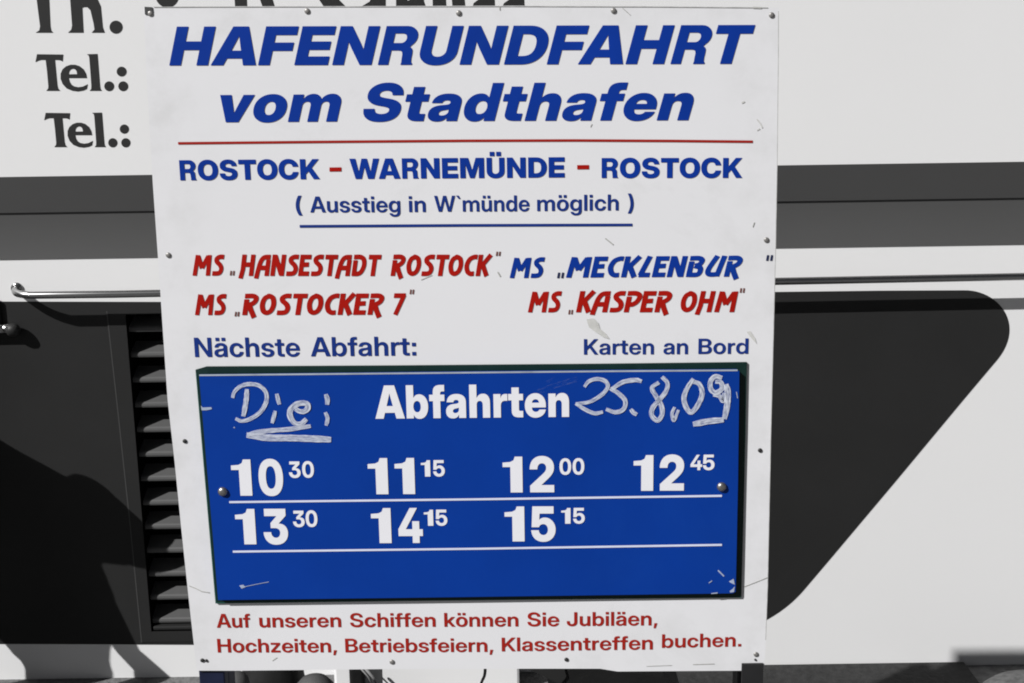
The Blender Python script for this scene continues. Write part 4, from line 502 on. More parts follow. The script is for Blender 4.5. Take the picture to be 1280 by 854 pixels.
# letters of the ship names, drawn as brush strokes on a cap height of 1
BRUSH = {
    'M': (1.00, [[(.11, 0), (.17, .98)], [(.19, .93), (.45, .36)], [(.45, .36), (.72, .93)], [(.80, 0), (.78, .98)]]),
    'S': (.62, [[(.54, .89), (.32, .89), (.17, .80), (.20, .66), (.38, .50), (.46, .33), (.41, .16), (.27, .11), (.02, .11)]]),
    'H': (.80, [[(.06, -.12), (.13, .3), (.13, 1)], [(.57, 0), (.57, 1)], [(.13, .53), (.57, .53)]]),
    'A': (.74, [[(.04, -.12), (.09, .25), (.17, .65), (.32, .86), (.64, .89)], [(.55, 0), (.55, .76)], [(.12, .38), (.55, .38)]]),
    'N': (.76, [[(.1, 0), (.1, 1)], [(.13, .95), (.53, .06)], [(.56, 0), (.56, 1)]]),
    'E': (.62, [[(.11, 0), (.11, 1)], [(.11, .89), (.55, .89)], [(.11, .52), (.47, .54)], [(.11, .11), (.53, .11)]]),
    'T': (.68, [[(.02, .89), (.64, .89)], [(.33, 0), (.33, .9)]]),
    'D': (.74, [[(.12, .04), (.12, .74)], [(.02, .89), (.34, .89), (.52, .77), (.57, .5), (.48, .22), (.32, .11), (.02, .11)]]),
    'R': (.72, [[(.12, 0), (.12, .74)], [(.02, .89), (.38, .89), (.52, .79), (.48, .62), (.32, .5), (.2, .46)], [(.26, .48), (.38, .2), (.55, -.12)]]),
    'O': (.78, [[(.36, .89), (.18, .78), (.11, .5), (.19, .2), (.36, .11), (.53, .22), (.6, .5), (.53, .79), (.36, .89), (.3, .87)]]),
    'C': (.63, [[(.58, .89), (.42, .89), (.22, .78), (.12, .5), (.2, .22), (.36, .11), (.53, .12)]]),
    'K': (.68, [[(.11, 0), (.11, 1)], [(.60, 1), (.26, .52)], [(.24, .58), (.54, 0)]]),
    'L': (.58, [[(.33, 1), (.09, .1)], [(.03, .11), (.48, .11)]]),
    'B': (.74, [[(.12, .1), (.12, .74)], [(.02, .89), (.38, .89), (.53, .79), (.46, .6), (.28, .53)], [(.28, .53), (.5, .45), (.55, .27), (.45, .11), (.02, .11)]]),
    'U': (.82, [[(.38, 1), (.15, .42), (.15, .18), (.3, .11), (.58, .13)], [(.67, 1), (.53, .02)]]),
    'P': (.70, [[(.12, 0), (.12, .74)], [(.02, .89), (.38, .89), (.56, .77), (.5, .52), (.34, .38), (.2, .37)]]),
    '7': (.66, [[(.05, .89), (.62, .89)], [(.55, .92), (.24, 0)]]),
}


_brush = {}


def brush_triangles(ch, w):
    """one letter's strokes merged into a single outline"""
    key = (ch, w)
    if key not in _brush:
        tmp = MB()
        for st in BRUSH[ch][1]:
            P = [Vector((a, 0, b)) for a, b in st]
            if len(P) > 3: P = smooth(P, 5)
            ribbon(tmp, P, w)
        cs = []
        for f in tmp.f:
            q = [(tmp.v[k].x, tmp.v[k].z) for k in f]
            ar = sum(q[i][0] * q[(i + 1) % 4][1] - q[(i + 1) % 4][0] * q[i][1] for i in range(4))
            cs.append(q if ar > 0 else q[::-1])
        V = []; E = []
        for c in cs:
            n = len(V); V += [Vector(p) for p in c]
            E += [(n + i, n + (i + 1) % 4) for i in range(4)]
        vo, eo, fo = delaunay_2d_cdt(V, E, [], 0, 1e-5)[:3]
        keep = [tuple(f) for f in fo if _winding((sum(vo[k].x for k in f) / 3 + 1e-7, sum(vo[k].y for k in f) / 3 + 1.3e-7), cs)]
        _brush[key] = ([(v.x, v.y) for v in vo], keep)
    return _brush[key]


def brush_word(mb, s, x0, x1, b0, b1, cap, y, shear=0.19, w=0.218):
    font = {}
    for ch in set(s):
        font[ch] = (BRUSH[ch][0] * 1490.0, None)
        _tri[('brush', ch)] = brush_triangles(ch, w)
    word(mb, s, font, x0, x1, b0, b1, cap, y, shear, 0, 'brush')


def px_poly(mb, pts, y):
    if isinstance(mb, Pieces): mb = mb.new()
    mb.poly([[at(a, b, y) for a, b in pts]])


def px_line(mb, pts, wpx, y):
    ribbon(mb, [at(a, b, y) for a, b in pts], [wpx * (y - CAM.y) / FOC] * len(pts))


def quote_mark(mb, x0, x1, y0, y1, y):
    w = x1 - x0
    if isinstance(mb, Pieces): mb = mb.new()
    for k in (0, 1):
        a = x0 + k * w * 0.55
        px_poly(mb, [(a + w * .14, y0), (a + w * .45, y0), (a + w * .33, y1), (a, y1)], y)


# ================================================================== SETTING
g = MB()
g.face(((-30, -20, 0), (30, -20, 0), (30, 30, 0), (-30, 30, 0)))
tag(g.build('ground', M['ground']), kind='structure')

# ================================================================== CABIN
cabin = empty('cabin', (0, WALL, 0), 'white cabin with dark slanted panel, louvred vent and phone lettering behind the notice board', 'cabin')
X0, X1, ZT = -3.2, 3.2, 2.7
lou_l = at(159, 395, WALL); lou_b = at(200, 789, WALL)
VL, VR, VT, VB = lou_l.x - 0.003, -0.30, at(160, 393, WALL).z, lou_b.z
hole = [Vector((VL, WALL, VB)), Vector((VR, WALL, VB)), Vector((VR, WALL, VT)), Vector((VL, WALL, VT))]
zt, zs, zb = 1.173, at(975, 251.5, WALL).z, 0.994
bandhole = [Vector((X0 + .01, WALL, zb)), Vector((X1 - .01, WALL, zb)), Vector((X1 - .01, WALL, zs)), Vector((X0 + .01, WALL, zs))]
w = MB()
w.poly([[Vector((X0, WALL, 0)), Vector((X1, WALL, 0)), Vector((X1, WALL, ZT)), Vector((X0, WALL, ZT))], hole, bandhole])
w.face(((X0, WALL, 0), (X0, WALL, ZT), (X0, WALL + 2.2, ZT), (X0, WALL + 2.2, 0)))
w.face(((X1, WALL, 0), (X1, WALL + 2.2, 0), (X1, WALL + 2.2, ZT), (X1, WALL, ZT)))
w.face(((X0, WALL + 2.2, 0), (X0, WALL + 2.2, ZT), (X1, WALL + 2.2, ZT), (X1, WALL + 2.2, 0)))
w.build('wall', M['cabin'], cabin)
r = MB(); r.box((X0 - .05, WALL - .05, ZT + .002), (X1 + .05, WALL + 2.25, ZT + .06)); r.build('roof', M['cabin'], cabin, 0.01)

# grey band: two swept strips with a seam between
def band(name, prof, m):
    b = MB()
    for (ya, za), (yb, zb_) in zip(prof, prof[1:]):
        b.face(((X0 + .01, yb, zb_), (X1 - .01, yb, zb_), (X1 - .01, ya, za), (X0 + .01, ya, za)), smooth=True)
    return b.build(name, m, cabin)
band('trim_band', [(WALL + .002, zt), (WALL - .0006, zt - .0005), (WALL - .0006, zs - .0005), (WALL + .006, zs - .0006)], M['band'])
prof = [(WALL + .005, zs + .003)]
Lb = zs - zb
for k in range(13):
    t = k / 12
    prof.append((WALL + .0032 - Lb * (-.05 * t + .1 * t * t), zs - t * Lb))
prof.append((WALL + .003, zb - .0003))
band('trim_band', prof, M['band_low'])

# charcoal panel with its slanted right end and the vent opening
PY = WALL - 0.001
def bez(p0, p1, p2, p3, n=24):
    return [tuple((1 - t) ** 3 * p0[k] + 3 * t * (1 - t) ** 2 * p1[k] + 3 * t * t * (1 - t) * p2[k] + t ** 3 * p3[k] for k in (0, 1)) for t in (i / n for i in range(n + 1))]
rim = [(-700, 379), (-40, 377), (200, 377.5), (500, 372), (800, 367.5), (975, 365), (1100, 363.5)] + bez((1205, 363), (1247, 362), (1283, 404), (1247, 449)) + [
       (1204, 500), (1120, 601), (1040, 696)] + bez((1006, 736), (985, 761), (940, 800), (840, 803), 20) + [(800, 803.5), (780, 804), (600, 805), (240, 806), (-40, 805), (-700, 803)]
rimv = [at(a, b, PY) for a, b in rim]
ph = [Vector((p.x, PY, p.z)) for p in hole]
p = MB(); p.slab([rimv, ph], 0.0007)
p.build('dark_panel', M['dark'], cabin)

# louvred vent
vent = bpy.data.objects.new('vent', None); COL.objects.link(vent); vent.parent = cabin
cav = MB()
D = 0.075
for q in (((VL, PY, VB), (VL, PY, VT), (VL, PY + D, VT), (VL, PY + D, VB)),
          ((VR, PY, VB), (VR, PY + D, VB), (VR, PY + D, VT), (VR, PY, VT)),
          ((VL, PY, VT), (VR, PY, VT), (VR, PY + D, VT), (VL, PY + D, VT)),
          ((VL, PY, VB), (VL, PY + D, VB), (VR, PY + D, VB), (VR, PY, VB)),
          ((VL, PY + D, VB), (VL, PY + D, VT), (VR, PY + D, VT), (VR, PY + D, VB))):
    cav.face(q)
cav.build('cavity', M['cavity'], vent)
fl_top, fl_bot = at(133, 388, PY).x, at(177, 804, PY).x
fr = MB()
FT = at(150, 379.5, PY).z
fy = PY - 0.0018
fr.slab([[Vector((fl_top, fy, FT)), Vector((fl_bot, fy, VB - .026)), Vector((VR + .05, fy, VB - .026)), Vector((VR + .05, fy, FT))],
         [Vector((VL, fy, VB)), Vector((VR, fy, VB)), Vector((VR, fy, VT)), Vector((VL, fy, VT))]], 0.0015)
fr.build('frame', M['dark'], vent, 0.0005)
sl = MB(); px_line(sl, [(133.4, 389), (148, 520), (163, 660), (177, 803)], 1.4, fy - .0003); sl.build('lit_edge', M['band'], vent)  # pale line painted where the frame's left edge catches the sun
sill = MB()
sill.box((VL + .004, WALL - .001, VB + .002), (VR - .002, WALL + .03, VB + .012)); sill.build('sill', M['dark'], vent, 0.003)
SY = WALL + 0.010
zf0 = at(180, 446.5, SY).z; zf1 = at(200, 778.5, SY).z
first = None
for k in range(-1, 12):
    zf = zf0 + (zf1 - zf0) * k / 11.0 if k >= 0 else zf0 - (zf1 - zf0) / 11.0 * -k
    if k == -1: zf = zf0 - (zf1 - zf0) / 11.0
    if first is None:
        s = MB()
        x0, x1 = VL + .001, VR - .001
        pr = [(SY, 0), (SY - .001, .004), (SY, .0085), (SY + .003, .0115), (SY + .044, .0275), (SY + .045, .0235), (SY + .004, .003), (SY + .002, 0)]
        n = len(pr)
        for i in range(n):
            a, b = pr[i], pr[(i + 1) % n]
            s.face(((x0, b[0], b[1]), (x0, a[0], a[1]), (x1, a[0], a[1]), (x1, b[0], b[1])))
        s.face([(x0, a, b) for a, b in pr]); s.face([(x1, a, b) for a, b in reversed(pr)])
        first = s.build('slat', M['louvre'], vent)
        first.location.z = zf
    else:
        o = first.copy(); COL.objects.link(o); o.parent = vent; o.location.z = zf
rv = None
for (a, b) in ((141, 383), (150, 490), (163, 597), (174, 700)):
    c = at(a, b, fy)
    if rv is None:
        s = MB(); s.lathe((0, 0, 0), (0, -1, 0), [(0.0001, .004), (.0008, .0036), (.0014, .002), (.0015, 0)], 14)
        rv = s.build('rivet', M['screw_dark'], vent)
        rv.location = c - cabin.location
    else:
        o = rv.copy(); COL.objects.link(o); o.parent = vent; o.location = c - cabin.location

# grab rail in front of the panel
RS = 0.053
zr = at(200, 366.8, WALL - RS).z
xl = at(22, 361, WALL).x
rr = 0.0080
pts = [(xl - .001, WALL + .004, zr + .006), (xl, WALL - .012, zr + .005), (xl + .004, WALL - .024, zr + .0035), (xl + .012, WALL - .036, zr + .002), (xl + .026, WALL - .046, zr + .001), (xl + .048, WALL - RS, zr)]
rpts = smooth(pts, 5) + [Vector((x, WALL - RS, zr + .0085 * (x + .72) / 1.9)) for x in (-.8, -.4, 0, .4, .8, 1.2, 1.6, 2.4)]
rpts += [Vector((2.46, WALL - RS + .01, zr + .014)), Vector((2.48, WALL + .004, zr + .014))]
rail = MB(); rail.tube(rpts, rr, 20)
rail_o = rail.build('grab_rail', M['chrome'], cabin)
fl = MB(); fl.lathe((xl - .001, WALL, zr + .006), (0, -1, 0), [(0.0002, .0135), (.003, .013), (.004, .009)], 20)
tag(fl.build('flange', M['chrome'], rail_o))

# door handle at the left edge
hd = MB()
hy = WALL - 0.019
c = at(1, 411, hy)
hd.tube([(c.x - .16, hy, c.z), (c.x - .01, hy, c.z), (c.x + .008, hy, c.z - .0005)], [.0105, .0105, .0102], 18)
hd.lathe((c.x + .008, hy, c.z), (1, 0, 0), [(0, .0102), (.004, .0112), (.010, .0112), (.014, .009), (.016, .004), (.0162, 0)], 18)
hb = hd.build('door_handle', M['chrome'], cabin)
cp = MB(); cp.lathe((c.x + .016, hy, c.z - .003), (1, 0, 0), [(0, .004), (.0005, .0125), (.006, .0145), (.014, .0145), (.020, .012), (.024, .0075), (.0255, 0)], 20)
cp.build('end_cap', M['letter'], hb)
sh = MB()
pl = at(-4, 390, WALL)
sh.box((pl.x - .05, WALL - .012, pl.z - .03), (pl.x + .010, WALL - .0015, pl.z + .03)); sh.build('bracket', M['letter'], hb, 0.004, 3)

# lettering on the cabin
L = MB()
LY = WALL - 0.0006
def z5(a, b): return (a / 5.021, 30 + b / 5.021)
T_ = [(232, 190), (397, 192), (393, 236), (384, 231), (372, 227), (345, 226), (350, 280), (360, 385), (365, 405), (378, 420), (290, 420), (302, 405), (303, 390), (295, 300), (286, 226), (258, 226), (240, 231), (222, 240)]
l_ = [(545, 190), (612, 188), (617, 250), (628, 390), (631, 408), (640, 420), (562, 420), (572, 408), (573, 390), (566, 290), (560, 214), (557, 200)]
e_ = [(546, 340), (432, 340), (437, 362), (448, 380), (466, 392), (492, 397), (520, 393), (551, 378), (545, 408), (525, 418), (490, 424), (455, 420), (418, 405), (393, 378), (380, 345), (380, 312), (392, 285), (414, 266), (442, 256), (472, 256), (500, 265), (525, 285), (540, 312)]
eh = [(432, 316), (434, 300), (442, 287), (456, 281), (470, 284), (480, 296), (484, 315)]
def disc(cx, cy, r): return [(cx + r * math.cos(k * math.pi / 12), cy + r * math.sin(k * math.pi / 12)) for k in range(24)]
for fn in (lambda q: q, lambda q: (277 + (q[0] - 222) * .93, 557 + (q[1] - 189) * .935)):
    def V(lst): return [at(*z5(*fn(q)), LY) for q in lst]
    L = MB(); L.poly([V(T_)]); L.poly([V(l_)]); L.poly([V(e_), V(eh)])
    for cx, cy in ((685, 391), (773, 391), (763, 299)): L.poly([V(disc(cx, cy, 31))])
    L.build('phone_lettering', M['letter'], cabin)
L = MB()
for pts in ([(44.5, 41), (49, 38), (50, 33), (44.5, -10), (34, -10), (28, -4), (26, -22), (76, -22), (78, -4), (70, -10), (61, -10), (63, 33), (64, 38), (66.5, 41)],
            [(85, 41), (89, 37), (90, 32), (84, -50), (100, -50), (102.5, 2), (104, 33), (104.5, 41)],
            [(114.5, 41), (118, 37), (117, 30), (113, 13), (109, 9), (105, 9), (103, 10), (102, -6), (114, -8), (121, -3), (126, 8), (128.5, 34), (131, 41)],
            disc(145, 34, 8.2),
            disc(209, -5, 14.5),
            [(294, 14), (309, 14), (307, -40), (291, -40)], [(330, 14), (345, 14), (335, -20), (318, -20)],
            [(402, -14), (416, -14), (424, 0), (433, 9), (418, 12), (405, 9), (399, 0)], [(440, 14), (452, 8), (462, 2), (468, -12), (482, -12), (482, 14)],
            [(495, 14), (495, -20), (508, -20), (509, 1), (512, 0), (514, -20), (527, -20), (530, 2), (534, 14)],
            [(541, 14), (540, -30), (556, -30), (558, 14)], [(566, 14), (562, -30), (578, -30), (582, 14)],
            [(589, 14), (592, 4), (600, -2), (618, -4), (619, 14)], [(625, 14), (630, 4), (640, -3), (655, -4), (656, 14)]):
    L.poly([[at(a, b, LY) for a, b in pts]])
    if pts[0][0] > 150: L.build('name_lettering', M['letter'], cabin); L = MB()

# step under the cabin
st = MB(); st.box((-.36, WALL - .10, .001), (.06, WALL - .002, .085)); st.build('step', M['cabin'], cabin, 0.006)

# ================================================================== NOTICE BOARD
board = empty('notice_board', (0, 0, 0), 'white harbour tour notice board on two posts with blue timetable plate', 'notice board')
left = [(179.5, 9), (181, 40), (183.5, 100), (186.5, 150), (191, 230), (198, 330), (204, 420), (209.5, 500), (218, 575), (226.5, 660), (235.5, 745), (246, 838.5)]
bottom = [(300, 838.5), (480, 836.5), (660, 836), (750, 836), (772, 839.5), (925, 838.5)]
right = [(955, 838), (957.5, 800), (960, 735), (964, 545), (967.5, 410), (970, 313), (972, 200), (973.5, 60), (973.5, 10)]
top = [(960, 9), (820, 7.8), (640, 7.2), (420, 7.8), (260, 8)]
pan = MB(); pan.slab([[at(a, b, 0.0) for a, b in left + bottom + right + top]], 0.004)
panel = pan.build('panel', M['board'], board, 0.0008)
for z in (1.40, 0.92, 0.63):
    bt = MB(); bt.box((-.37, .0045, z - .03), (.37, .026, z + .03)); bt.build('batten', M['back'], board, 0.002)
pl = MB(); a = at(249, 838, .008); b = at(281, 838, .008)
pl.box((a.x, .028, 0), (b.x, .068, 1.35)); 
pl.box((a.x, .0045, 0), (b.x, .0275, a.z + .06))
pl.build('post', M['post_navy'], board, 0.002)
pr_ = MB(); a = at(927, 838, -.003); b = at(954, 838, -.003)
pr_.box((a.x, .028, 0), (b.x, .068, 1.35)); 
pr_.build('post', M['post_grey'], board, 0.002)
br = MB(); br.box((a.x, -.0045, 0.01), (b.x, -.0005, at(940, 830, -.004).z))
tag(br.build('bracket', M['post_grey'], board, 0.0008), 'grey steel bracket clamping the lower right corner')

TY = -0.0006      # lettering lies on the panel's face
def part(name, fn, m, parent=board):
    b = Pieces(); fn(b)
    return [k.build(name, M[m], parent) for k in b.all][0]


part('title_lettering', lambda b: word(b, 'HAFENRUNDFAHRT', HEAVY, 211.5, 943, 82, 79.8, 48.6, TY, .235), 'blue')
def sub(b):
    word(b, 'vom', HEAVY, 277.3, 427.6, 153, 152, 48.3, TY, .235)
    word(b, 'Stadthafen', HEAVY, 454.5, 866.7, 151.8, 150.4, 47.6, TY, .235)
part('subtitle_lettering', sub, 'blue')
part('red_rule', lambda b: px_line(b, [(222.5, 179.2), (400, 177.4), (580, 176), (720, 175.6), (840, 176.2), (941, 177.2)], 3.0, TY), 'rust')
def route(b):
    word(b, 'ROSTOCK', HEAVY, 225.4, 400, 225.6, 224, 25.2, TY)
    word(b, 'WARNEMÜNDE', HEAVY, 437.6, 705.8, 223.9, 221.9, 25.4, TY)
    word(b, 'ROSTOCK', HEAVY, 752, 927.8, 222.6, 222.4, 25, TY)
part('route_lettering', route, 'blue')
def dashes(b):
    px_poly(b, [(411.8, 209.4), (426.6, 209.2), (426.6, 214.3), (411.8, 214.5)], TY)
    px_poly(b, [(721.4, 206.5), (736.2, 206.3), (736.2, 211.6), (721.4, 211.8)], TY)
part('route_dash', dashes, 'red')
def caption(b):
    word(b, '(', MEDIUM, 370, 378, 265.6, 265.6, 20, TY)
    word(b, 'Ausstieg', MEDIUM, 387.8, 500.4, 265.7, 265.3, 20, TY)
    word(b, 'in', MEDIUM, 511.3, 532.2, 265.2, 265.1, 20, TY)
    word(b, 'W`münde', MEDIUM, 543, 661.8, 264.8, 264.2, 20, TY)
    word(b, 'möglich', MEDIUM, 671.4, 773.2, 264, 263.1, 20, TY)
    word(b, ')', MEDIUM, 784.5, 792, 263, 263, 20, TY)
part('caption_lettering', caption, 'navy')
part('underline', lambda b: px_line(b, [(374.5, 283), (580, 281.8), (790.5, 281.2)], 3.4, TY), 'navy')

def ship1(b):
    brush_word(b, 'MS', 240.5, 282, 344.7, 344.7, 26.4, TY)
    brush_word(b, 'HANSESTADT', 297.5, 478, 345, 345.2, 26.8, TY)
    brush_word(b, 'ROSTOCK', 488, 616.2, 345, 345.2, 26.8, TY)
def ship2(b):
    brush_word(b, 'MS', 243.6, 284.7, 394, 393.9, 26.4, TY)
    brush_word(b, 'ROSTOCKER', 302.5, 481, 394, 393.6, 26.8, TY)
    brush_word(b, '7', 491.4, 508.4, 393.6, 393.6, 27, TY)
def ship3(b):
    brush_word(b, 'MS', 637, 681.5, 347.7, 347.4, 25.8, TY)
    brush_word(b, 'MECKLENBUR', 707.3, 928, 347.2, 345.8, 26.2, TY)
def ship4(b):
    brush_word(b, 'MS', 659.7, 702.6, 390.6, 390.5, 26.4, TY)
    brush_word(b, 'KASPER', 719.8, 840, 390.5, 390.4, 26.6, TY)
    brush_word(b, 'OHM', 850.6, 922.3, 390.3, 390.2, 26.4, TY)
part('ship_name', ship1, 'red'); part('ship_name', ship2, 'red'); part('ship_name', ship3, 'blue'); part('ship_name', ship4, 'red')
def quotes(b):
    for q in ((287, 293.4, 338.6, 344.4), (619.6, 626, 314.6, 320), (293, 299.3, 389.8, 395.6), (511.8, 517.8, 362, 367.8), (710.2, 716.3, 387.4, 393), (924.5, 931.2, 360.3, 366)):
        quote_mark(b, *q, TY)
part('quotation_mark', quotes, 'faded')
part('quotation_mark', lambda b: [quote_mark(b, 696.2, 705.2, 340.8, 347.8, TY), quote_mark(b, 957.4, 966.4, 319, 326, TY)], 'dark_navy')

def heads(b):
    word(b, 'Nächste', MEDIUM, 243.8, 375, 446.4, 445.8, 24.2, TY)
    word(b, 'Abfahrt:', MEDIUM, 388.6, 520.2, 445.6, 444.5, 24, TY)
    word(b, 'Karten', MEDIUM, 729.8, 817.2, 443.4, 443, 19.4, TY)
    word(b, 'an', MEDIUM, 829.2, 859.8, 442.9, 442.8, 19.4, TY)
    word(b, 'Bord', MEDIUM, 872.8, 935.2, 442.6, 442.3, 19.2, TY)
part('caption_lettering', heads, 'navy')
def foot(b):
    word(b, 'Auf', MEDIUM, 271, 312.9, 784.8, 784.6, 17.4, TY)
    word(b, 'unseren', MEDIUM, 324.4, 426.4, 784.5, 784, 17.4, TY)
    word(b, 'Schiffen', MEDIUM, 437.8, 544.4, 784, 783.6, 17.4, TY)
    word(b, 'können', MEDIUM, 555.4, 647.8, 783.6, 783.2, 17.4, TY)
    word(b, 'Sie', MEDIUM, 659.3, 698.8, 783.1, 782.9, 17.4, TY)
    word(b, 'Jubiläen,', MEDIUM, 708.4, 821.5, 782.8, 781.8, 17.4, TY)
    word(b, 'Hochzeiten,', MEDIUM, 272.2, 421, 815.8, 815.6, 17.2, TY)
    word(b, 'Betriebsfeiern,', MEDIUM, 431.8, 616.4, 815.6, 815, 17.2, TY)
    word(b, 'Klassentreffen', MEDIUM, 627.2, 815.8, 814.4, 812, 17.2, TY)
    word(b, 'buchen.', MEDIUM, 827.3, 926.3, 810, 808.2, 17, TY)
part('invitation_lettering', foot, 'rust')

# wear and grey edge lines on the panel
def cracks(b):
    px_line(b, [(236.5, 732.5), (244, 735.5), (252, 739.5), (262, 741)], 1.3, TY)
    px_line(b, [(929, 734), (942, 729), (959.5, 722)], 0.9, TY)
    px_line(b, [(756.5, 298), (766.5, 306)], 1.6, TY)
    px_line(b, [(622, 340), (625.5, 346)], 1.6, TY)
    px_line(b, [(943, 278), (941, 284)], 1.2, TY)
    px_line(b, [(778, 10), (788, 19)], 0.8, TY)
    px_line(b, [(624.5, 8), (624.8, 13)], 1.2, TY)
    px_line(b, [(808, 833), (840, 831.8)], 0.7, TY)
    px_line(b, [(866, 830.8), (893, 830)], 1.0, TY)
    px_line(b, [(740, 155), (738, 159)], 0.9, TY)
part('scratch', cracks, 'mark')
def rims(b):  # thin grey lines along the panel's top and right edges
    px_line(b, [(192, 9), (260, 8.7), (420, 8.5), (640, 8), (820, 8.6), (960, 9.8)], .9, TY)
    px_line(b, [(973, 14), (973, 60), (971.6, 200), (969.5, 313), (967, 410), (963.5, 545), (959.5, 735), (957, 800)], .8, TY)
part('edge_line', rims, 'edge')
part('scratch', lambda b: px_line(b, [(941, 9.5), (952, 9.9)], 1.8, TY - .0002), 'mark')
def smears(b):
    px_poly(b, [(733, 399), (742, 398), (748, 404), (750, 411), (757, 417), (762, 424), (755, 422), (744, 415), (736, 409)], TY)
    px_poly(b, [(933, 415), (938, 414), (944, 423), (946, 430), (941, 425)], TY)
    px_line(b, [(946, 149), (950, 154), (953, 160)], 1.6, TY)
    px_line(b, [(946, 163), (950, 161)], 1.4, TY)
    px_line(b, [(927, 129), (931, 127)], 1.8, TY)
    px_line(b, [(526, 350), (540, 344)], 1.0, TY)
    px_line(b, [(340, 826), (346, 822)], 1.6, TY)
part('smear', smears, 'scuff')

# screws
scr = {}
def screw(px, py, m, r=.0036, y=-0.0002, parent=board, name='screw', h=.0018):
    key = (m, r, h)
    c = at(px, py, y)
    if key not in scr:
        s = MB()
        s.lathe((0, 0, 0), (0, -1, 0), [(0, r), (h * .45, r * .96), (h * .8, r * .72), (h, r * .38), (h * .98, 0)], 18)
        o = s.build(name, M[m]); scr[key] = o
    else:
        o = scr[key].copy(); COL.objects.link(o)
    o.parent = parent; o.location = c
    return o
for a, b in ((188, 17), (384, 14), (573.5, 16.5), (767, 13.5), (964.5, 19), (210.5, 319), (958, 300), (490, 827.5), (945, 818)):
    screw(a, b, 'screw')
for a, b in ((231, 551.5), (950, 563), (253, 825.5), (708, 824.5)):
    screw(a, b, 'screw_dark', .003)
screw(944, 824.6, 'screw_dark', .0016)
screw(258, 825.8, 'screw_dark', .0022)
tab = MB()
px = [(180.5, 8.5), (190, 9), (191, 15), (187, 19), (181, 18)]
tab.slab([[at(a, b, -.0012) for a, b in px]], .001)
tag(tab.build('corner_clip', M['chrome'], board), 'small shiny metal clip on the upper left corner')

# ------------------------------------------------------------------ timetable plate
GY = -0.003
gb = MB()
gb.slab([[at(a, b, GY) for a, b in ((244.3, 462.5), (256.0, 600), (263.8, 690), (269.3, 754.5), (500, 751.5), (700, 749.5), (926.5, 747.2), (929, 660), (932, 540), (933.6, 453), (760, 455), (500, 457.2), (258, 458.5))]], .0026)
# keep its left edge close to the blue plate
gb.build('backing_plate', M['green'], board, 0.0005)
BYF = -0.0105
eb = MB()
px_line(eb, [(245, 466), (256.6, 600), (264.4, 690), (270, 753.6)], .9, GY - .0003)  # lighter teal lines along the backing's left and bottom edges
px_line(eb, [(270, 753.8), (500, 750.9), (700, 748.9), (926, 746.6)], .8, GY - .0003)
eb.build('rim_line', M['teal'], board)
plate_l = [(248.8, 469.2), (260.0, 600), (266.9, 680), (272.6, 750.2)]
plate_b = [(500, 747.5), (700, 744.8), (916, 741.8), (919.5, 740)]
plate_r = [(920.5, 700), (922.5, 600), (924.2, 464.5), (922, 462.6)]
plate_t = [(760, 463.6), (500, 466.3)]
tp = MB(); tp.slab([[at(a, b, BYF) for a, b in plate_l + plate_b + plate_r + plate_t]], .0055)
plate = tp.build('timetable_plate', M['plate'], board, 0.0006)
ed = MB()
px_line(ed, [(249, 469.2), (500, 466.8), (760, 464.2), (922, 463)], 2.2, BYF - .0003)  # highlight on the plate's top edge, drawn as a pale line
ed.build('edge_highlight', M['plate_highlight'], plate)
QY = BYF - 0.0006
def ppart(name, fn, m): return part(name, fn, m, plate)
ppart('heading_lettering', lambda b: word(b, 'Abfahrten', HEAVY, 469.3, 711.4, 523.6, 521.2, 41.5, QY), 'white_vinyl')
def time_part(hh, mm, x0, x1, b0, cap, sx0, sx1, sb, scap):
    def fn(b):
        def pair(t, xa, xb, base, c, w1, w):
            wa = w1 if t[0] == '1' else w
            wb = w1 if t[1] == '1' else w
            F = HEAVY if c > 30 else SMALL
            word(b, t[0], F, xa, xa + wa, base, base - .1, c, QY)
            word(b, t[1], F, xb - wb, xb, base - .2, base - .3, c, QY)
        pair(hh, x0, x1, b0, cap, 24.6, 30.4)
        pair(mm, sx0, sx1, sb, scap, 11.6, 14.6)
    b = MB(); fn(b); b.build('departure_time', M['white_vinyl'], plate)
for a in (('10', '30', 291, 355, 619.8, 45.3, 361.5, 392.8, 597.4, 20.4), ('11', '15', 461, 519, 618, 45.2, 526.5, 556.2, 595.9, 20.4),
          ('12', '00', 628.8, 692.8, 615.8, 44.8, 699.4, 730.4, 593.5, 20.2), ('12', '45', 791.8, 854.8, 613.7, 44.6, 863, 893, 587.9, 19.2),
          ('13', '30', 296, 360.8, 680.6, 44.3, 366.6, 397.2, 658.9, 20.4), ('14', '15', 465, 529, 679.1, 43.8, 530.2, 559.4, 657.4, 20),
          ('15', '15', 631.2, 694.6, 677, 43.7, 701.6, 731, 654.8, 19.6)):
    time_part(*a)
ppart('ruled_line', lambda b: px_line(b, [(286.5, 627.8), (600, 624.2), (902.4, 619.9)], 2.9, QY), 'line')
ppart('ruled_line', lambda b: px_line(b, [(291, 689.7), (600, 686), (902.4, 681.2)], 2.9, QY), 'line')
for a, b in ((278.5, 614.5), (902, 608.5)):
    screw(a, b, 'bolt', .0066, BYF - .0002, plate, 'bolt', .0046)

